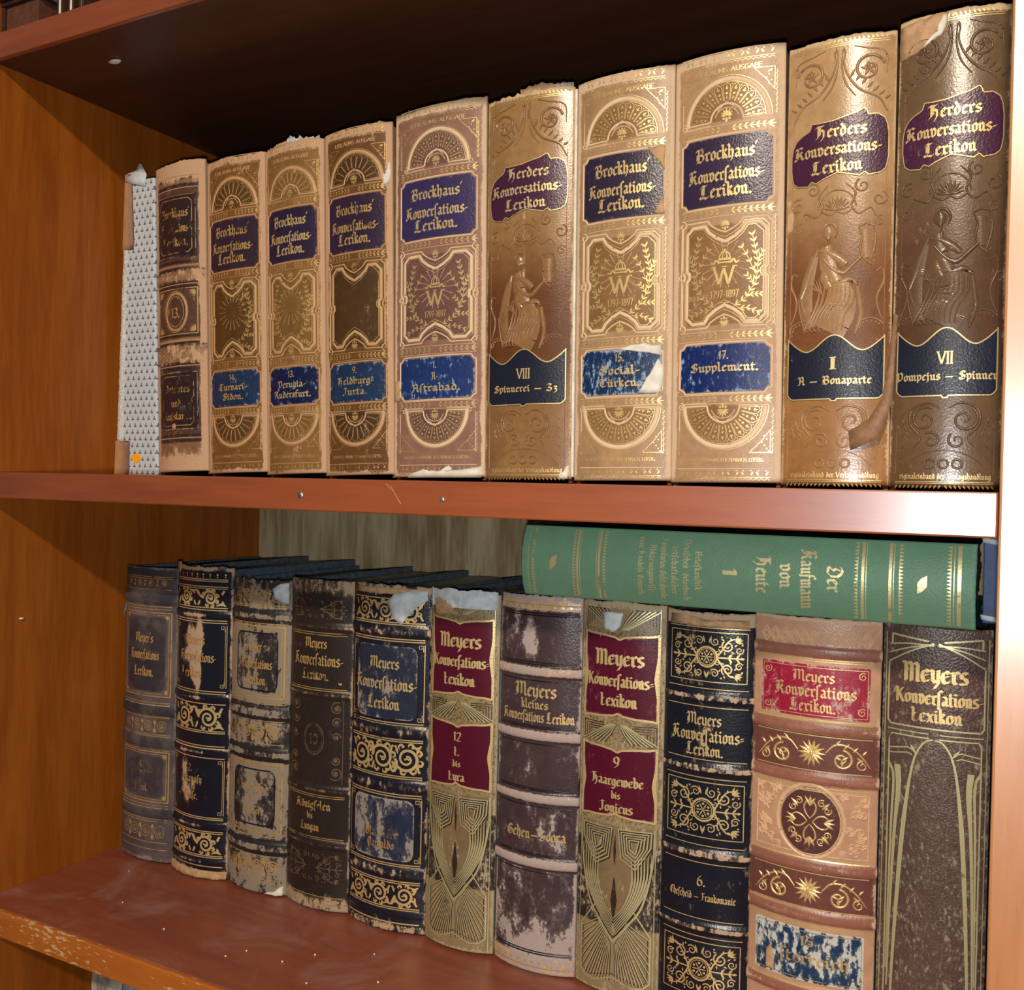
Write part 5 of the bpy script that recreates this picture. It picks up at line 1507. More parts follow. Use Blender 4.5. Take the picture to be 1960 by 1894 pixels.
# 1 dusty grey brown
r, bk = low_book(XL[0], XL[1], 255, 'dusty grey brown volume with intact double gilt frames beside the left panel', bands=[(228, 4.5, 1.2), (132, 5, 1.2), (104, 5, 1.2), (44, 5, 1.2)][:4])
root1 = r
w = bk.w; a = w * 0.43
def paint(U, V):
    col = flat(U, lin(78, 68, 70))
    for lo, hi in ((222, 234), (127, 137), (99, 109), (39, 49)): region(col, (V > lo) & (V < hi), lin(50, 48, 54))
    region(col, V > 246, lin(54, 52, 58))
    return col, edge_wear(bk, U, V, 0.46, 3, 8, 0.4, 0.2)
spine_shell(bk, 'spine', M['grey_dusty'], r, paint)
g = Deco(bk)
hlines(g, (247, 245.5, 236, 221.5, 219, 138.5, 136.5, 127, 126, 111, 109.5, 99, 97.5, 50, 48, 38, 36, 18, 12), a, 0.55)
for lo, hi in ((238, 245), (112, 124), (20, 34)): rosette_band(g, a, lo, hi, 4, 0.5)
for lo, hi in ((144, 216), (53, 96)):
    g.ribbon([(-a, lo), (a, lo), (a, hi), (-a, hi)], 0.9, 0, True)
    g.ribbon([(-a + 2, lo + 2), (a - 2, lo + 2), (a - 2, hi - 2), (-a + 2, hi - 2)], 0.5, 0, True)
    for sx in (-1, 1):
        for sy, y in ((1, hi), (-1, lo)):
            for k in (-0.5, 0, 0.5): g.leaf(sx * (a - 2.6), y - sy * 2.6, math.atan2(-sy, -sx) + k, 4.0, 1.4)
g.build('gilt_ornament', M['gold_rubbed'], r, cuts=(28, 77, 106, 130, 180, 230))
simple_text_label(bk, r, a - 5, 148, 212, (52, 48, 56), 0.05, [("Meyer's", 190, 5.4, 21), ('Konverſations', 175.5, 5.4, 33), ('Lexikon.', 161, 5.4, 23)], 'grey_dusty', 'gold_rubbed', 6)
simple_text_label(bk, r, a - 5, 57, 92, (58, 52, 58), 0.08, [('4.', 82, 4.0, None), ('Chemnitz', 75, 4.0, 26), ('bis', 69.5, 3.2, None), ('Eiffel.', 62, 4.0, 16)], 'grey_dusty', 'gold_thin', 5, name='volume_label')
M['dust_tuft'] = simple('grey_lint', lin(120, 112, 116), 0.95, 0.3, 300, 0.1)
flap('frayed_edge', M['dust_tuft'], r, ([(-0.0005, 0.003, 0.226), (-0.004, 0.002, 0.221), (-0.006, 0.002, 0.212), (-0.0055, 0.002, 0.206)], [(0.001, 0.002, 0.224), (0.001, 0.001, 0.217), (-0.0035, 0.001, 0.213), (-0.0045, 0.001, 0.207)]))

# 2 glossy black with gold scroll bands
r, bk = low_book(XL[1], XL[2] - 0.0012, 259, 'glossy black volume with three gold scroll bands and tan leather showing through its title', bands=[(239, 3, 0.8), (219, 3.4, 1.2), (150, 3.4, 1.2), (105, 3.4, 1.2), (44, 3.4, 1.2), (14, 2.4, 1.0)], bulge=8.5)
w = bk.w; a = w * 0.45
def paint(U, V):
    col = flat(U, lin(22, 24, 36))
    wr = edge_wear(bk, U, V, 0.455, 5, 11, 0.7, 0.06)
    blob_ = lambda u, v, su, sv, k=0.75: k * np.exp(-((U - u) / su) ** 2 - ((V - v) / sv) ** 2)
    for b_ in (blob_(-6, 199, 8, 13), blob_(4, 200, 4, 16), blob_(-12, 184, 6, 6, 0.5), blob_(-2, 170, 6, 14), blob_(3, 168, 3, 20, 0.6), blob_(-12, 88, 5, 14, 0.7), blob_(-8, 70, 7, 10, 0.6), blob_(0, 78, 4, 8, 0.4)):
        wr = wr + b_
    for v in (219, 150, 105, 44, 14):
        wr = wr + 0.42 * np.exp(-((V - v) / 1.6) ** 2) * (np.abs(U + 3) < 14)
    return col, wr
spine_shell(bk, 'spine', M['black_calf'], r, paint, jag(41, 1.5), jag(42, 1.2))
g = Deco(bk)
hlines(g, (249, 247.5, 243, 241.5, 225.5, 223.5, 215, 213, 156, 154, 145.5, 123, 121.5, 110.5, 108.5, 100.5, 51, 49.5, 39.5, 38, 19.5, 18, 10.5), a, 0.8)
for i in range(9): g.dot(-a + 2 + i * (2 * a - 4) / 8, 253, 0.9); g.dot(-a + 2 + i * (2 * a - 4) / 8, 251, 0.6)
scroll_band(g, a * 0.96, 226.5, 241, 2, 2.0); scroll_band(g, a * 0.96, 124, 144, 2, 2.1); scroll_band(g, a * 0.96, 20.5, 37, 2, 2.0)
for lo, hi in ((159, 211), (53, 99)):
    for sx in (-1, 1):
        g.ribbon([(sx * a, lo), (sx * a, hi)], 0.5); g.ribbon([(sx * (a - 1.2), lo + 3), (sx * (a - 1.2), hi - 3)], 0.35)
        for sy, y in ((1, hi), (-1, lo)): corner_key(g, sx * (a - 1.5), y, sx, sy, 3)
g.build('gilt_ornament', M['gold_full'], r, cuts=(76, 185))
t = Deco(bk, 0.25)
t.text('Meyers', -2, 194, 5.5, 22); t.text('Konverſations-', 0, 180, 5.6, 40); t.text('Lexikon', -6, 166.5, 5.4, 24)
t.text('2.', -4, 88, 4.2, None); t.text('Aſkenaſy', -3, 79, 4.2, 24); t.text('Bluſe.', -3, 65, 4.2, 16)
t.build('lettering', M['gold_rubbed'], r)
flap('torn_leather', M['tan_paper'], r, ([(0.0, 0.001, 0.250), (-0.0012, -0.0005, 0.256), (-0.002, -0.0004, 0.261)], [(0.010, -0.0045, 0.250), (0.009, -0.0042, 0.257), (0.005, -0.002, 0.262)]))
V, F = [], []
rj = random.Random(3)
for i in range(41):                                   # the frayed tail of the spine
    u = -bk.w / 2 + bk.w * i / 40
    for (v, h) in ((7, 0.3), (3.2, 1.1), (0.25 + rj.uniform(0, 1.2), 1.4 + rj.uniform(-0.4, 0.6)), (0.3, -0.6)):
        V.append(tuple(bk.P(u, v, h)))
for i in range(40):
    for j in range(3): F.append((i * 4 + j, (i + 1) * 4 + j, (i + 1) * 4 + j + 1, i * 4 + j + 1))
link('frayed_tail', mesh_from('frayed_tail', V, F, True), M['tan_paper'], r)

# 3 worn to grey and tan
r, bk = low_book(XL[2], XL[3], 253, 'grey tan volume with its black leather left only as frames and lines beside the ridges', bands=[(223, 4.5, 1.2), (146, 5, 1.3), (113, 5, 1.3), (38, 4.5, 1.2)])
w = bk.w; a = w * 0.43
def paint(U, V):
    col = flat(U, lin(40, 36, 38))
    wr = np.full(U.shape, 0.55)
    for v in (227, 219, 151, 141, 117, 108.5, 42, 33.5): wr = np.where(np.abs(V - v) < 2.0, 0.16, wr)  # black leather left unworn in lines on both sides of each ridge
    for lo, hi in ((156, 216), (48, 106)):
        ins = (V > lo + 6) & (V < hi - 6) & (np.abs(U) < a - 6)
        wr = np.where(ins, 0.38 + 0.25 * np.exp(-((U + 3) / 7) ** 2), wr)
        wr = np.where((V > lo) & (V < hi) & ~ins, 0.62, wr)
    wr = np.where(V > 240, 0.5, wr)
    return col, wr
spine_shell(bk, 'spine', M['tan_worn'], r, paint, jag(43, 1.8))
g = Deco(bk)
hlines(g, (244, 232, 230.5, 217.5, 155, 153, 139.5, 121, 106.5, 46.5, 31.5, 12.5), a + 1, 0.6)
rosette_band(g, a, 233, 244, 4, 0.8); rosette_band(g, a, 122, 138, 4, 0.9); rosette_band(g, a, 14.5, 30, 4, 1.0)
for i in range(16): g.leaf(-a + 2 * a * i / 15, 12, -math.pi / 2, 2.5, 0.9)
for lo, hi in ((158, 215), (50, 105)):
    g.ribbon([(-a, lo), (a, lo), (a, hi), (-a, hi)], 1.3, 0, True)
    g.ribbon([(-a + 2.2, lo + 2.2), (a - 2.2, lo + 2.2), (a - 2.2, hi - 2.2), (-a + 2.2, hi - 2.2)], 0.6, 0, True)
g.build('gilt_ornament', M['gold_rubbed'], r, cuts=(77, 187))
e = Deco(bk, 0.2)
for lo, hi in ((158, 215), (50, 105)):
    e.ribbon(label_outline(a - 6.4, lo + 6, hi - 6, 6, False, 0.6), 1.5, 0.5, True)
e.build('black_frame', M['black_calf'], r, BLK, 0.1, (130,))
t = Deco(bk, 0.28)
t.text("Meyer's", 1, 195, 5.2, 20); t.text('Konverſations', 1, 181, 5.2, 31); t.text('Lexikon', 1, 168, 5.2, 20)
t.text('2.', 0, 91, 4, None); t.text('Aſcherſon', 0, 83, 4, 24); t.text('bis', 0, 74, 3.4, None); t.text('Biſchof', 0, 64, 4, 18)
t.build('lettering', M['gold_rubbed'], r)
spine_scrap(bk, 'torn_patch', M['paper_blue'], r, [(18, 238), (29, 234), (29, 251), (22, 250), (16, 246)], 0.6, 44)
spine_scrap(bk, 'torn_patch', M['paper'], r, [(14, 1.5), (29, 1.5), (29, 9), (24, 5)], 0.6, 45)

# 4 brown black, blind tooled
r, bk = low_book(XL[3], XL[4], 256, 'brown black volume with blind stamped scrolls and a bare tan strip along its top', bands=[(220, 3, 1.0), (168, 3, 1.0), (94, 3.4, 1.1), (52, 3.4, 1.1)])
w = bk.w; a = w * 0.44
def paint(U, V):
    col = flat(U, lin(42, 34, 31))
    wr = edge_wear(bk, U, V, 0.455, 16, 18, 0.62, 0.08)
    for v in (220, 168, 94, 52): wr = wr + 0.33 * np.exp(-((V - v) / 1.4) ** 2)
    return col, wr
spine_shell(bk, 'spine', M['brown_black'], r, paint, jag(46, 0.8))
g = Deco(bk)
hlines(g, (215.5, 213.8, 172.5, 171, 90, 88.5, 57.2, 55.8), a, 0.5)
for i in range(12): g.dot(-a + 3 + (2 * a - 6) * i / 11, 9, 0.8)
hlines(g, (12, 6.5), a, 0.5)
for s_ in (-1, 1): g.leaf(a - 5, 176, math.pi / 2 + s_ * 0.5, 2.6, 1.3)
g.build('gilt_ornament', M['gold_rubbed'], r, cuts=(74, 193))
e = Deco(bk, 0.2)
arabesque(e, -a, a, 226, 242, 0.6, 0.0, False)
arabesque(e, -a, a, 22, 46, 0.6, 0.0, False)
for sx in (-1, 1):
    for v, rr in ((158, 5), (147, 4), (136, 3.4), (118, 3.6), (108, 5.4)):
        e.spiral(sx * (a - 7), v, rr, 1.2 * v, 1.5, 0.7, 0, 0.2, sx)
        for k in range(8): e.leaf(sx * (a - 7), v, k * 0.785, rr * 0.55, 0.8)
    e.ribbon([(sx * (a - 2), 100), (sx * (a - 2), 164)], 0.4)
e.ring(0, 133, 9.5, 0.7, 12); e.ring(0, 133, 8, 0.4, 10.4)
e.text('10', 0, 129, 8, 8, 'ro', 0.16)
e.build('blind_tooling', M['blind'], r, cuts=(74, 195))
t = Deco(bk, 0.28)
t.text('Meyers', 0, 203.5, 5.2, 21); t.text('Konverſations-', 1, 190, 6.2, 46, wt=0.24); t.text('Lexikon.', 0, 179, 5.2, 25)
t.text('Königſelen', 0, 79, 4.2, 33); t.text('bis', -2, 71, 3.4, None); t.text('Lungau', -2, 62, 4.2, 18)
t.build('lettering', M['gold_rubbed'], r)

# 5 big blue black with scroll bands
r, bk = low_book(XL[4], XL[5] - 0.0008, 256, 'wide blue black volume with scuffed blue panels between gold acanthus bands, its top corner torn', bands=[(223, 4.4, 1.2), (149, 4.4, 1.3), (109, 4.4, 1.2), (45, 4.4, 1.2), (15, 2.6, 0.8)], bulge=8.5)
w = bk.w; a = w * 0.455
def paint(U, V):
    col = flat(U, lin(22, 25, 38))
    wr = edge_wear(bk, U, V, 0.465, 9, 10, 0.62, 0.06)
    for v in (223, 149, 109, 45): wr = wr + 0.30 * np.exp(-((V - v) / 3.4) ** 2)
    return col, wr
spine_shell(bk, 'spine', M['blue_black'], r, paint, jag(47, 1.8), jag(48, 0.8))
g = Deco(bk)
hlines(g, (247, 229.5, 228, 217.5, 215.8, 155.5, 153.8, 143.5, 142, 116.5, 115, 103, 101.2, 51.5, 50, 39, 37.5, 19.5, 18), a, 0.8)
hlines(g, (8.2,), a, 1.0)
scroll_band(g, a * 0.97, 230.5, 246, 3, 1.6); scroll_band(g, a * 0.97, 118, 141, 3, 2.0); scroll_band(g, a * 0.97, 20.5, 36.5, 3, 1.7)
for lo, hi in ((157, 214), (53, 100)):
    for sx in (-1, 1):
        g.ribbon([(sx * a, lo), (sx * a, hi)], 0.6)
        for sy, y in ((1, hi), (-1, lo)): corner_key(g, sx * (a - 1), y, sx, sy, 3)
for i in range(24): g.leaf(-a + 2 * a * i / 23, 5, 0.8 if i % 2 else 2.3, 2.4, 0.8)
g.build('gilt_ornament', M['gold'], r, cuts=(76, 186))
simple_text_label(bk, r, a - 5, 158, 212, (38, 44, 62), 0.30, [('Meyers', 195, 5.6, 26), ('Konverſations-', 179.5, 6.2, 54), ('Lexikon', 165, 5.8, 28)], 'black_scuffed', 'gold', 6)
simple_text_label(bk, r, a - 5, 54, 99, (36, 44, 66), 0.44, [('3', 84, 4.0, None), ('Blattkäfer'.replace('ä', 'a'), 70, 4.2, 28), ('Camaldo', 62, 4.2, 24)], 'black_scuffed', 'gold_thin', 6, name='volume_label')
spine_scrap(bk, 'torn_patch', M['paper_blue'], r, [(2, 244), (8, 232), (14, 228), (18, 234), (26, 242), (33, 247), (33, 254), (20, 253), (8, 251)], 1.0, 49)
spine_scrap(bk, 'torn_patch', M['tan_paper'], r, [(-33, 250), (-24, 251), (-4, 250), (10, 250), (33, 249), (33, 255), (-33, 255)], 0.6, 50)

# the two wine-red-label volumes
def deco_book(x0, x1, H, label, vol, seed, scuff=0.0):
    r, bk = low_book(x0, x1, H, label, bulge=7.0)
    w = bk.w; a = w * 0.435
    def paint(U, V):
        col = flat(U, lin(140, 120, 86))
        n_ = np.random.RandomState(seed).rand(*U.shape)
        flank = (np.abs(U) > a * (0.30 + 0.68 * sst(V, 34, 108))) & (V < 100) & (V > 46)
        region(col, flank, lin(40, 34, 34))
        region(col, (V > 48) & (V < 112) & ~flank, lin(122, 100, 70))
        region(col, (V > 114) & (V < 240) & (n_ < 0.22), lin(96, 74, 48))
        wr = edge_wear(bk, U, V, 0.45, 6, 5, 0.6, 0.22)
        wr = np.where(flank, 0.34, wr)
        return col, wr
    spine_shell(bk, 'spine', M['deco_ground'], r, paint, jag(seed, 1.6))
    g = Deco(bk, 0.24); d = Deco(bk, 0.2)
    for lo, hi, dirn in ((240, 253, 1), (165.5, 178, -1)):
        for sx in (-1, 1):
            for k in range(4):
                q = k * 1.9
                d.ribbon([(sx * (a - q), lo + q * 0.8), (sx * (a - q), hi - q * 0.8), (sx * (10 - q * 0.2), hi - q * 0.8 - (0 if dirn > 0 else 0))], 0.55)
            for k in range(6):
                d.ribbon([(sx * (1 + k * 0.8), hi if dirn < 0 else lo), (sx * (4 + k * 2.2), (lo + hi) / 2), (sx * (9 + k * 3.2), lo if dirn < 0 else hi)], 0.6)
                g.ribbon([(sx * (1.4 + k * 0.8), hi if dirn < 0 else lo), (sx * (4.8 + k * 2.2), (lo + hi) / 2), (sx * (10 + k * 3.2), lo if dirn < 0 else hi)], 0.7)
    # the shield: nested squinting panels, sweeping ribs, a pointed drop
    top = 112.0
    for sx in (-1, 1):
        for k in range(5):
            q = k * 2.0
            poly = [(sx * (2.2 + q * 0.9), top - 2 - q * 0.75), (sx * (a - 1.5 - q), top - 2 - q * 0.75), (sx * (a - 2.0 - q * 1.1), top - 12 - q * 0.3), (sx * (a * 0.55), top - 27 + q * 1.25), (sx * (4.5 + q * 0.7), top - 21 + q * 0.9)]
            g.ribbon(poly, 0.75, 0, True)
            d.ribbon([(x + 0.7, y - 0.8) for x, y in poly], 0.8, 0, True)
        for k in range(7):
            t = k / 6
            d.ribbon([(sx * (a - 0.5 - t * a * 0.5), top - 16 - 5 * t), (sx * (a * 0.92 - t * a * 0.42), top - 34 - 2 * t), (sx * (a * 0.62 - t * a * 0.32), top - 52), (sx * 2.0 * (1 - t), 40 + 10 * t)], [0.4, 1.9, 1.4, 0.5])
            g.ribbon([(sx * (a - 1.1 - t * a * 0.5), top - 16 - 5 * t), (sx * (a * 0.89 - t * a * 0.42), top - 35 - 2 * t), (sx * (a * 0.59 - t * a * 0.32), top - 52), (sx * 1.6 * (1 - t), 41 + 10 * t)], [0.3, 1.3, 0.9, 0.4])
        g.ribbon([(sx * a, top), (sx * a * 0.97, top - 24), (sx * a * 0.74, top - 50), (sx * a * 0.38, 48), (0, 36)], [0.8, 0.9, 1.2, 1.4, 1.2])
        d.ribbon([(sx * (a * 0.93), top - 26), (sx * a * 0.70, top - 50), (sx * a * 0.34, 49), (0, 38.5)], [0.4, 0.8, 1.0, 0.8])
        # rays below it
        for k in range(15):
            t = k / 14
            x1, y1 = (sx * (2 + (a - 4) * min(1, t * 1.5)), 10 + max(0, (t - 0.6)) * 75)
            d.ribbon([(sx * (1.2 + 7 * t), 34 + 16 * t), (x1, y1)], 0.55)
            g.ribbon([(sx * (1.7 + 7 * t), 34 + 16 * t), (x1 + sx * 0.7, y1)], 0.55)
        g.ribbon([(sx * a * 0.52, 58), (sx * a * 0.96, 42), (sx * a * 0.96, 12), (sx * a * 0.8, 8.5), (sx * a * 0.5, 8), (0, 13)], 0.8)
        d.ribbon([(sx * a * 0.9, 40), (sx * a * 0.9, 13), (sx * a * 0.7, 10), (0, 15)], 0.5)
        g.ribbon([(sx * (a + 0.8), 3), (sx * (a + 0.8), H - 3)], 0.5)
    d.ribbon([(0, 78), (0, 48)], [0.6, 4.5, 0.5]); d.ribbon([(0, 106), (0, 86)], [0.4, 2.0, 0.4])
    d.build('dark_tooling', M['brown_black'], r, lin(48, 38, 30), 0.12, (140, 209))
    g.build('gilt_ornament', M['green_gold'], r, cuts=(140, 209))
    hw = a + 0.3
    def br(v, s): return lambda u: v + s * (2.6 * (abs(u) / hw) ** 3 - 1.4 * math.exp(-(u / 2.2) ** 2) + (0.9 * math.exp(-((abs(u) - hw * 0.5) / 7) ** 2)))
    for nm, lo, hi, lines in (('title_label', 182.6, 236, [('Meyers', 216.5, 7.0, 33), ('Konverſations=', 202.5, 5.6, 45), ('Lexikon', 189.5, 5.6, 25)]), ('volume_label', 117.5, 162.5, vol)):
        top_, bot_ = br(hi - 1.5, 1), br(lo + 1.5, -1)
        L = patch(bk, nm, M['red_label'], r, -hw + 0.8, hw - 0.8, bot_, top_, lin(80, 14, 36), 0.05 + scuff, 0.4, 60, 30)
        t = Deco(bk, 0.58)
        us = np.linspace(-hw, hw, 60)
        t.ribbon([(u, top_(u) + 0.4) for u in us], 1.4); t.ribbon([(u, bot_(u) - 0.4) for u in us], 1.4)
        for sx in (-1, 1):
            m = (lo + hi) / 2
            t.ribbon([(sx * hw, lo - 1), (sx * (hw - 0.3), (lo + m) / 2), (sx * (hw - 1.3), m), (sx * (hw - 0.3), (hi + m) / 2), (sx * hw, hi + 1)], [1.8, 1.2, 2.6, 1.2, 1.8])
        for s_, y_, xh_, ww in lines: t.text(s_, 0, y_, xh_, ww, 'ek', wt=0.30, nib=24)
        t.build('lettering', M['gold_full'], L)
    return r, bk
r6l, bk6l = deco_book(XL[5], XL[6] - 0.0016, 255, 'gold patterned volume with clean wine red labels and torn white top', [('12', 150, 4.6, 6.4), ('L.', 139.5, 4.2, None), ('bis', 131.5, 3.0, 6), ('Lyra', 121.5, 4.2, 13)], 51)
top_paper(bk6l, r6l, -27, 27, 256.5, 1.6, 52, 'paper_blue', 0.7)
spine_scrap(bk6l, 'torn_patch', M['paper'], r6l, [(-14, 249), (-6, 244), (-3, 246), (-8, 251)], 0.9, 53)
spine_scrap(bk6l, 'torn_patch', M['tan_paper'], r6l, [(-24, 238), (-10, 240), (-4, 246), (-20, 252), (-26, 250)], 0.6, 54)

# 7 maroon with raised bands
r, bk = low_book(XL[6], XL[7] - 0.0006, 258, 'dark maroon volume with five pale raised bands, scuffed white towards its foot', bands=[(206.5, 3.6, 2.0), (163, 3.6, 2.0), (120.5, 3.6, 2.0), (76.3, 3.6, 2.0), (249, 3, 0.6), (10, 5, 0.6)], bulge=8.0)
w = bk.w; a = w * 0.455
def paint(U, V):
    col = flat(U, lin(66, 50, 53))
    wr = edge_wear(bk, U, V, 0.46, 6, 12, 0.6, 0.20)
    wr = wr + 0.22 * (1 - sst(V, 15, 75)) + 0.10 * (1 - sst(V, 80, 120))
    wr = wr + 0.42 * np.exp(-((U + 5) / 7) ** 2 - ((V - 228) / 16) ** 2)
    for v in (206.5, 163, 120.5, 76.3):
        col[np.abs(V - v) < 2.6] = lin(196, 158, 124)
        wr = np.where(np.abs(V - v) < 2.9, 0.7, wr)
        wr = np.where((np.abs(V - v) > 2.9) & (np.abs(V - v) < 5), 0.05, wr)
    col[V < 13] = lin(190, 156, 124); wr = np.where(V < 13, 0.5, wr)
    col[V > 248] = lin(190, 156, 124)
    return col, wr
spine_shell(bk, 'spine', M['maroon_calf'], r, paint, jag(55, 1.0))
e = Deco(bk, 0.2)
for v in (246, 244.5, 212.5, 211, 200, 169, 167.8, 157, 126.5, 125.3, 114.5, 82.2, 81, 70, 16, 14.6): e.ribbon([(-a, v), (a, v)], 1.0, 0.45)
e.build('black_fillets', M['black_calf'], r, BLK, 0.1, (228, 185, 141, 98, 45))
t = Deco(bk, 0.28)
t.text('Meyers', 0, 189, 6.2, 31); t.text('kleines', 0, 181, 4.0, 20); t.text('Konverſations Lexikon', 1, 172, 4.8, 53)
t.text('Gehen–Zoora', 2, 92, 4.8, 44)
t.build('lettering', M['gold'], r)
g = Deco(bk)
for i in range(10): g.dot(-a + 4 + (2 * a - 8) * i / 9, 8.5, 0.9); g.dot(-a + 4 + (2 * a - 8) * i / 9, 250.5, 0.8)
hlines(g, (5.5, 252), a, 0.5)
g.build('gilt_ornament', M['gold_rubbed'], r, cuts=(130,))
V, F = box_geo(-0.0006, 0.0008, 0.0006, 0.05, 0.12, 0.250, b=0.0003)
link('joint_lining', mesh_from('joint_lining', V, F), M['paper_blue'], r)

r8l, bk8l = deco_book(XL[7], XL[8] - 0.0008, 257.5, 'gold patterned volume with scratched wine red labels, standing under the green book', [('9', 150, 5.2, None), ('Haargewebe', 138, 4.4, 36), ('bis', 129.5, 3.2, 6), ('Jonicus', 120.5, 4.4, 23)], 56, 0.12)
spine_scrap(bk8l, 'torn_patch', M['paper_blue'], r8l, [(-12, 240), (-6, 238), (0, 242), (2, 251), (-12, 251)], 0.7, 57)

# 9 black with gilt arabesques
r, bk = low_book(XL[8], XL[9], 256.5, 'black volume with three gilt arabesque panels around small round bosses and pale ridges', bands=[(203, 3.2, 1.4), (158.5, 3.2, 1.4), (105, 3.2, 1.4), (59, 3.2, 1.4)], bulge=7)
w = bk.w; a = w * 0.455
def paint(U, V):
    col = flat(U, lin(20, 23, 34))
    wr = edge_wear(bk, U, V, 0.47, 6, 4, 0.6, 0.06)
    for v in (203, 158.5, 105, 59): wr = np.where(np.abs(V - v) < 1.8, 0.52, wr)
    wr = wr + 0.25 * np.exp(-((U + 8) / 8) ** 2) * (V > 210)
    wr = wr + 0.16 * np.exp(-((U + 4) / 9) ** 2) * (V > 165) * (V < 200)
    wr = np.where(V > 247.5, 0.75, wr)
    return col, wr
spine_shell(bk, 'spine', M['blue_black'], r, paint, jag(58, 1.2))
g = Deco(bk)
hlines(g, (246.5, 208.6, 197.2, 164, 152.8, 110.5, 99.5, 64.5, 53.5), a, 0.5)
for lo, hi in ((213, 244), (115.5, 150), (16, 50)):
    g.ribbon([(-a + 1.2, lo), (a - 1.2, lo), (a - 1.2, hi), (-a + 1.2, hi)], 0.55, 0, True)
    arabesque(g, -a + 2.6, a - 2.6, lo + 1.4, hi - 1.4, 0.85)
g.build('gilt_ornament', M['gold'], r, cuts=(82, 181))
t = Deco(bk, 0.28)
t.text('Meyers', -1, 185.5, 5.0, 22, wt=0.24); t.text('Konverſations=', 1, 175.5, 5.4, 45, wt=0.24); t.text('Lexikon.', 0, 166.5, 5.0, 23, wt=0.24)
t.text('6.', 0, 85, 4.6, None); t.text('Eheſcheid – Frankomanie', 0, 76, 3.2, 42)
t.build('lettering', M['gold'], r)
spine_scrap(bk, 'torn_leather', M['tan_paper'], r, [(-25, 248), (25, 247), (25, 252.5), (8, 251.5), (4, 253.5), (0, 251), (-10, 253), (-25, 253.5)], 0.7, 59)

# 10 tan embossed
r, bk = low_book(XL[9], XL[10] - 0.0008, 258.3, 'wide tan embossed volume with a crimson title label, flower bands and a round brown medallion', bands=[(238, 3.4, 1.2), (193.5, 3.6, 1.2), (163.5, 3.6, 1.2), (112, 3.6, 1.2), (82, 3.6, 1.2), (36, 3.6, 1.2)], bulge=8.5)
w = bk.w; a = w * 0.44
RBR = lin(110, 66, 56)
def paint(U, V):
    col = flat(U, lin(180, 138, 108))
    for lo, hi in ((167, 190), (86, 108)): region(col, (V > lo) & (V < hi), lin(104, 62, 54))
    for v in (238, 193.5, 163.5, 112, 82, 36): region(col, np.abs(V - v) < 3.6, lin(142, 92, 74))
    region(col, ((U / 17.5) ** 2 + ((V - 138) / 20) ** 2) < 1, lin(84, 48, 46))
    wr = edge_wear(bk, U, V, 0.455, 4, 4, 0.55, 0.12)
    for v in (238, 193.5, 163.5, 112, 82, 36): wr = wr + 0.22 * np.exp(-((V - v) / 1.5) ** 2)
    return col, wr
spine_shell(bk, 'spine', M['tan_grain'], r, paint, jag(60, 0.5))
e = Deco(bk, 0.2, 1.2); g = Deco(bk, 0.24)
for v in (234, 232.8, 198.3, 197, 190, 188.8, 168.2, 158.5, 157, 117, 115.8, 107.5, 86.8, 77, 75.5, 41, 39.5): g.ribbon([(-a - 1, v), (a + 1, v)], 0.55)
n = 11                                              # lattice of lozenges
for i in range(n):
    c = -a + 2 * a * (i + 0.5) / n; st = a / n
    for k in (1.0, 0.55): e.ribbon([(c - st * k, 246.5), (c, 246.5 + 4.6 * k), (c + st * k, 246.5), (c, 246.5 - 4.6 * k)], 0.8, 0.5, True)
    for sy in (-1, 1): e.ribbon([(c, 246.5 + sy * 4.6), (c + st, 246.5 + sy * 1.5), (c + 2 * st, 246.5 + sy * 4.6)], 0.6, 0.4)
for m in (178.5, 97):                               # flower and running scroll
    for k in range(14): g.leaf(0, m, k * 0.449, 8.2, 2.3, 0.5)
    for k in range(8): g.leaf(0, m, k * 0.785 + 0.3, 4.4, 1.8, 0.9)
    g.dot(0, m, 1.8, 1.1)
    for sx in (-1, 1):
        g.ribbon([(sx * 8, m + 1), (sx * 13, m + 6), (sx * 20, m + 6), (sx * 27, m + 1), (sx * a, m - 6)], [1.0, 1.5, 1.3, 1.1, 0.5], 0.5)
        g.spiral(sx * 17, m - 2.5, 6.0, 1.5, 1.5, 1.5, 0.6, 0.2, -sx)
        g.spiral(sx * 28, m - 5, 3.2, 1.5, 1.3, 0.9, 0.5, 0.2, sx)
        for k in range(4): g.leaf(sx * (13 + 5 * k), m + 5.5 - 1.4 * k, math.pi / 2 - sx * 0.7, 5 - 0.5 * k, 1.7, 0.6)
        for k in range(3): g.leaf(sx * 17, m - 2.5, 0.6 + 2.1 * k, 4.2, 1.9, 0.7)
        g.leaf(sx * 25, m, -0.8 if sx > 0 else math.pi + 0.8, 6, 1.8, 0.6)
# the stamped square with its medallion
e.ribbon([(-a, 118.6), (a, 118.6), (a, 156), (-a, 156)], 0.8, 0.4, True)
e.ring(0, 138, 19.4, 2.6, 21.6, dome=0.5)
rs = random.Random(9)
for sx in (-1, 1):
    for sy in (-1, 1):
        for k in range(16):
            x, y = rs.uniform(9, a - 2.5), rs.uniform(2, 17)
            if (x / 22) ** 2 + (y / 23.5) ** 2 < 1: continue
            e.spiral(sx * x, 137.5 + sy * y, rs.uniform(1.8, 3.0), rs.uniform(0, 6), 1.3, 1.0, 1.0, 0.2, sx * sy)
            for q in range(3): e.leaf(sx * x, 137.5 + sy * y, (rs.uniform(0, 6.2)) * sx, 3.8, 1.5, 0.9)
        for k in (-0.6, -0.2, 0.2, 0.6): e.leaf(sx * 17, 138 + sy * 15, math.atan2(sy, sx) + k, 5.5, 1.5, 0.7)
g.ring(0, 138, 17.4, 0.6, 19.6)
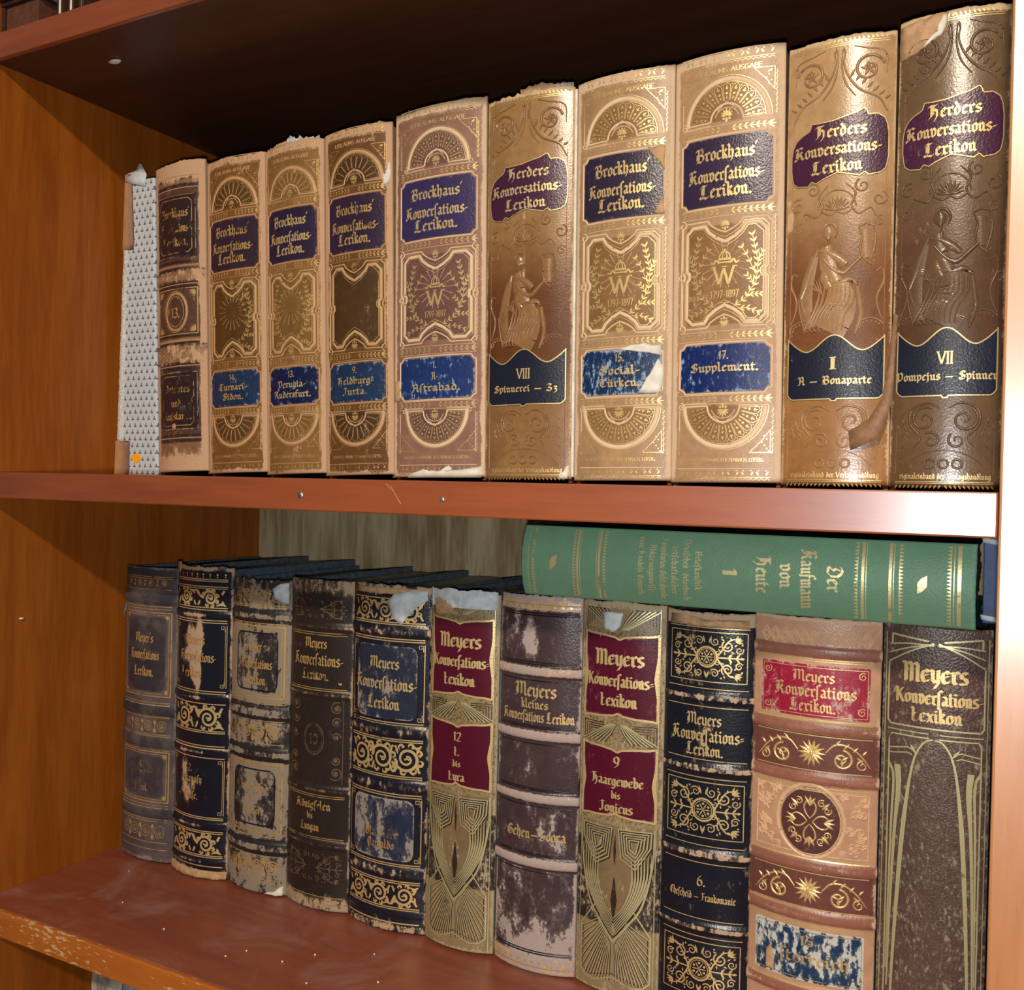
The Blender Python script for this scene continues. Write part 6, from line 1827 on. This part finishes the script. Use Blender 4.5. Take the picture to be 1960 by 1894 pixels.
for q in range(4):
    t = q * math.pi / 2
    R2 = lambda x, y: (x * math.cos(t) - y * math.sin(t), 138 + 1.12 * (x * math.sin(t) + y * math.cos(t)))
    for s_ in (-1, 1): g.ribbon([R2(0, 1.5), R2(2.6 * s_, 4.5), R2(3.4 * s_, 8), R2(1.4 * s_, 11.5)], [0.6, 1.2, 1.2, 0.6], 0.5)
    for k in (-0.5, 0, 0.5):
        x, y = R2(0, 8); g.leaf(x, y, t + math.pi / 2 + k, 6.5, 2.0, 0.6)
    for s_ in (-1, 1):
        x, y = R2(6.5 * s_, 10.0); g.spiral(x, y, 2.3, t + math.pi / 2 - s_ * 0.6, 1.3, 0.9, 0.5, 0.2, s_)
    x, y = R2(7, 7); g.leaf(x, y, t + 0.78, 6, 2.4, 0.6)
e.build('embossed_pattern', M['tan_grain'], r, lin(206, 166, 130), 0.1, (200,))
g.build('gilt_ornament', M['gold'], r, cuts=(119, 157, 215))
L = label_box(bk, 'title_label', M['crimson'], r, a - 1, 199.5, 230.5, lin(148, 22, 52), 0.24, 0.4, False, 0.4)
t = Deco(bk, 0.6)
t.ribbon([(-a + 2.2, 201), (a - 2.2, 201), (a - 2.2, 229), (-a + 2.2, 229)], 0.4, 0, True)
for sx in (-1, 1):
    for y, s_ in ((202.5, 1), (227.5, -1)): t.spiral(sx * (a - 5), y + s_ * 2, 2.4, 1, 1.4, 0.6, 0, 0.2, sx)
t.text('Meyers', 0, 220.5, 4.4, 24, wt=0.24); t.text('Konverſations', 1, 211.5, 5.0, 46, wt=0.24); t.text('Lexikon.', 0, 202.8, 4.8, 26, wt=0.24)
t.build('lettering', M['gold'], L)
L = label_box(bk, 'volume_label', M['teal_label'], r, a - 1, 43, 74, lin(20, 52, 82), 0.40, 0.4, False, 0.4)
t = Deco(bk, 0.6)
t.ribbon([(-a + 2.2, 44.5), (a - 2.2, 44.5), (a - 2.2, 72.5), (-a + 2.2, 72.5)], 0.4, 0, True)
t.text('15', 0, 64, 5.4, 8, 'ro', 0.16); t.text('Öſterreich'.replace('Ö', 'O'), 2, 53, 5.0, 44)
t.build('lettering', M['gold_rubbed'], L)
spine_scrap(bk, 'worn_spot', M['tan_paper'], r, [(-24, 44), (-19, 44), (-19, 52), (-21, 62), (-24, 54)], 0.7, 61)

# 11 brown with slender green-gold arches
r, bk = low_book(XL[10], XL[11], 258.5, 'coarse grained brown volume with slender greenish gold arches against the right stile', bulge=6.5)
w = bk.w; a = w * 0.44
def paint(U, V):
    col = flat(U, lin(80, 60, 52))
    region(col, (V > 201) & (V < 243) & (np.abs(U) < a), lin(78, 54, 50))
    wr = np.full(U.shape, 0.28) + 0.08 * (1 - sst(V, 40, 120))
    wr = np.where((V > 201) & (V < 243) & (np.abs(U) < a), 0.1, wr)
    wr = np.maximum(wr, 0.3 + 0.3 * sst(np.abs(U) / bk.w, 0.47, 0.5))
    return col, wr
spine_shell(bk, 'spine', M['brown_grain'], r, paint, jag(62, 0.5))
g = Deco(bk)
g.ribbon([(-a, 236), (-a, 203), (-a + 1.6, 201), (a - 1.6, 201), (a, 203), (a, 236)], 0.9)
g.ribbon([(-a - 1.6, 253), (-a - 1.6, 4)], 0.5); g.ribbon([(a + 1.6, 253), (a + 1.6, 4)], 0.5)
for sx in (-1, 1):
    for k in range(3):
        g.ribbon([(sx * 1.2, 249 - 0.6 * k), (sx * a * 0.55, 243.5 + 2.2 * k), (sx * a, 236.5 + 5.0 * k)], [1.0, 0.8, 0.7])
    g.ribbon([(sx * 4, 250), (sx * a * 0.94, 252.5), (sx * a * 0.94, 247)], 1.0)
    g.ribbon([(sx * a, 198), (sx * 3, 198)], 0.6); g.ribbon([(sx * (a - 1), 30), (sx * (a - 1), 193), (sx * (a - 2.5), 195.5), (sx * 2.5, 195.5)], 0.8)
    # the tall arch and its flanking stems
    g.ribbon([(sx * 0.5, 195), (sx * 5, 193), (sx * 9.5, 185), (sx * 12.5, 170), (sx * 15.5, 140), (sx * 17.8, 100), (sx * 19.5, 60), (sx * 20.4, 20)], [0.8, 1.3, 2.4, 2.3, 2.0, 1.6, 1.2, 0.9])
    g.leaf(sx * 9.5, 186, 1.5 - sx * 0.6, 6, 1.6)
    g.ribbon([(sx * (a - 1), 187), (sx * 14, 189), (sx * 11.2, 188)], 0.7); g.ribbon([(sx * (a - 1), 184), (sx * 14, 186), (sx * 11.4, 185)], 0.6)
    g.ribbon([(sx * 19, 178), (sx * 18.2, 165), (sx * 19.8, 140), (sx * 21.2, 100), (sx * 22.2, 50)], [3.4, 1.8, 1.4, 1.1, 0.8])
    g.ribbon([(sx * (a - 0.8), 179), (sx * 21, 170), (sx * 21.8, 140), (sx * 23, 60)], [1.4, 1.2, 0.9, 0.6])
    g.ribbon([(sx * a, 40), (sx * 12, 36), (0, 39)], 0.6)
g.build('gilt_ornament', M['green_gold'], r, cuts=(200,))
t = Deco(bk, 0.28)
t.text('Meyers', 0, 227, 7.4, 33, 'ek', wt=0.30, nib=24); t.text('Konverſations-', 2, 214.5, 5.6, 45, 'ek', wt=0.29, nib=24); t.text('Lexikon', 1, 204.5, 5.4, 26, 'ek', wt=0.29, nib=24)
t.text('7', 0, 44, 5, 3, 'ro', 0.2)
t.build('lettering', M['gold'], r)

# ---------------------------------------------------------------- the green book lying across the right-hand volumes
def green_book():
    w, H = 46.6, 277.0
    root = thing('book', 'green cloth book with gilt lettering lying flat across the tops of the right-hand volumes', 'book', (0.4128, 0.1165, -0.0278), (0, math.pi / 2, 0))
    bk = Book(w, H, 6.0, 0.8)
    book_body(root, w, H, 172, M['green_cloth_board'], M['edge_grey'], top_drop=4, board_h=H - 1)
    def paint(U, V):
        col = flat(U, lin(106, 146, 114))
        wr = edge_wear(bk, U, V, 0.475, 4, 4, 0.4, 0.16)
        return col, wr
    spine_shell(bk, 'spine', M['green_cloth'], root, paint, jag(71, 0.4), jag(72, 0.4))
    g = Deco(bk, 0.24); a = w * 0.47
    n = 22
    def zig(v, s):
        for i in range(n):
            u = -a + 2 * a * (i + 0.5) / n
            g.ribbon([(u, v), (u, v + s * 2.2)], [1.9, 0.2])
    def dbl(v, d): g.ribbon([(-a, v), (a, v)], 1.6); g.ribbon([(-a, v + d), (a, v + d)], 0.45)
    g.ribbon([(-a, 6), (a, 6)], 0.5); zig(9, 1)
    zig(38.6, 1); dbl(42.0, 1.8); dbl(57.2, -1.8); zig(60.0, 1)
    zig(216.2, -1); dbl(218.8, 1.8); dbl(233.4, 1.8); zig(238, 1)
    zig(264.6, -1); g.ribbon([(-a, 266), (a, 266)], 0.5); g.ribbon([(-a, 268.6), (a, 268.6)], 2.0)
    for v in (24.5, 250):
        g.ribbon([(-5, v + 2.4), (-2.2, v + 0.8), (0, v), (2.2, v - 0.8), (5, v - 2.4)], [0.2, 3.4, 5.2, 3.4, 0.2])
    t = g
    t.text('Der', 0, 199.5, 5.6, 15, wt=0.26); t.text('Kaufmann', 1.5, 184.5, 5.6, 34, wt=0.26); t.text('von', 0, 172.5, 5.6, 14, wt=0.26); t.text('Heute', 0, 158.5, 5.6, 22, wt=0.26)
    t.text('1', 0, 138.5, 8.4, 3.4, 'ro', 0.3)
    for i, s_ in enumerate(['Briefkauſtik', 'Deutſches Wörterbuch', 'Wirtſchaftslehre', 'Formularien Geſetzkunde', 'Abkürzungsweiſe', 'vom Handels Gewerbe']):
        t.text(s_, 0, 121 - 7.4 * i, 2.7, min(38, 2.0 * len(s_)), wt=0.24)
    g.build('gilt_lettering', M['gold_worn_a_little'], root, cuts=(70, 130, 150, 212))
M['green_cloth_board'] = simple('green_board_cloth', lin(40, 104, 80), 0.6, 0.25, 300)
M['edge_grey'] = simple('grey_page_edges', lin(176, 172, 164), 0.8, 0.3, 40, 0.2, 0.5, (9, 0.4, 9))
green_book()

# the blue bound booklet on its edge behind the end of the green book
M['blue_board'] = simple('dark_blue_board', lin(58, 82, 122), 0.55, 0.25, 200)
bb = thing('booklet', 'dark blue bound booklet with torn white ends, standing behind the head of the green book', 'booklet', (0.6918, 0.150, -0.0740))
bz = 0.0500
box('back_cover', M['blue_board'], bb, 0.0066, 0.0078, 0, 0.12, 0, bz)
box('front_cover', M['blue_board'], bb, 0.0, 0.0012, 0, 0.12, 0, bz)
box('spine', M['blue_board'], bb, 0.0, 0.0078, -0.0012, 0.0, 0, bz)
box('text_block', M['paper'], bb, 0.0013, 0.0065, 0.0003, 0.117, 0.0008, bz - 0.001, b=0)
for z in (0.002, bz - 0.004):
    flap('torn_paper', M['paper_blue'], bb, ([(-0.0005, -0.0016, z), (-0.001, -0.0022, z + 0.003)], [(0.0075, -0.0016, z - 0.001), (0.0065, -0.0022, z + 0.002)]))

# ---------------------------------------------------------------- things seen only in part: above the top board and below the lower shelf
GX = 'dark volumes on the top board'
M['dark_board'] = simple('very_dark_brown_board', lin(58, 36, 26), 0.5, 0.3, 160)
M['rust'] = simple('rust_brown_edge', lin(96, 58, 40), 0.7, 0.3, 160)
M['grey_edge'] = simple('grey_edge_line', lin(104, 98, 100), 0.7, 0.3, 160)
def flat_book(z, hgt, x1, y0, label):
    o = thing('book', label, 'book', (0.0015, y0, z), (0, 0, 0), GX)
    d = 0.19
    box('front_board', M['dark_board'], o, 0, x1, 0, d, hgt - 0.003, hgt)
    box('back_board', M['dark_board'], o, 0, x1, 0, d, 0, 0.003)
    box('text_block', M['rust'], o, 0.004, x1 - 0.004, 0.003, d - 0.003, 0.0031, hgt - 0.0031, b=0)
    box('spine', M['dark_board'], o, 0.0, 0.0038, 0.001, d - 0.001, 0.0031, hgt - 0.0031, b=0.0004)
    box('gilt_line', M['grey_edge'], o, x1 - 0.0002, x1 + 0.0006, 0.002, d - 0.01, hgt - 0.0022, hgt - 0.0008, b=0)
z0 = ZT + T + 0.0003
flat_book(z0, 0.026, 0.046, 0.006, 'dark brown book lying flat on the upper board at the left, lowest of its stack')
flat_book(z0 + 0.0262, 0.024, 0.044, 0.003, 'dark brown book lying flat on top of another above the upper left corner')
flat_book(z0 + 0.0504, 0.030, 0.047, 0.005, 'topmost dark brown book of the stack above the upper left corner')
for k, (x, th) in enumerate(((0.0540, 0.0068), (0.0612, 0.0068), (0.0684, 0.0060))):
    o = thing('booklet', ['thin booklet with a white fore-edge beside the flat stack above the upper board', 'thin booklet with a white fore-edge between two others above the upper board', 'thin dark booklet with a grey fore-edge, rightmost above the upper board'][k], 'booklet', (x, 0.016 + 0.004 * k, z0), (0, 0, 0), 'thin booklets on the top board')
    box('back_cover', M['dark_board'], o, 0, 0.0021, 0, 0.16, 0, 0.21)
    box('front_cover', M['dark_board'], o, th - 0.0021, th - 0.0001, 0, 0.16, 0, 0.21)
    box('text_block', M['paper'] if k < 2 else M['grey_edge'], o, 0.0022, th - 0.0022, 0.0005, 0.157, 0.001, 0.207, b=0)
# below the lower shelf: the heads of two volumes
M['marbled'] = simple('mottled_grey_white_leather', lin(206, 204, 186), 0.5, 0.5, 60, 0.3, 0.2, (1, 1, 0.4), lin(96, 96, 92))
M['pale_blue'] = simple('pale_blue_cloth', lin(150, 178, 186), 0.6, 0.2, 200)
zs = ZB - 0.337
def under_book(x0, x1, H, y, m, label):
    w = (x1 - x0) * 1000
    o = thing('book', label, 'book', (x0, y, zs + 0.0002), (0, 0, 0), 'volumes under the lower shelf')
    bk = Book(w, H, 4 if w > 20 else 2, 0.5)
    spine_shell(bk, 'spine', M[m], o, lambda U, V: (flat(U, (0.5, 0.5, 0.5)), np.zeros(U.shape)), None, None, du=2, dv=4)
    if w > 20: book_body(o, w, H, 160, M['board_dark'], M['edge_brown'])
    else:
        box('back_board', M[m], o, 0.0001, 0.0014, 0.0028, 0.15, 0, (H - 1) / 1000)
        box('front_board', M[m], o, w / 1000 - 0.0014, w / 1000 - 0.0001, 0.0028, 0.15, 0, (H - 1) / 1000)
        box('text_block', M['edge_brown'], o, 0.0015, w / 1000 - 0.0015, 0.003, 0.147, 0.001, (H - 4) / 1000, b=0)
under_book(0.0330, 0.0718, 268, 0.082, 'marbled', 'mottled grey and white volume whose head shows below the lower shelf')
under_book(0.0722, 0.0850, 262, 0.080, 'pale_blue', 'thin pale blue volume beside the mottled one below the lower shelf')
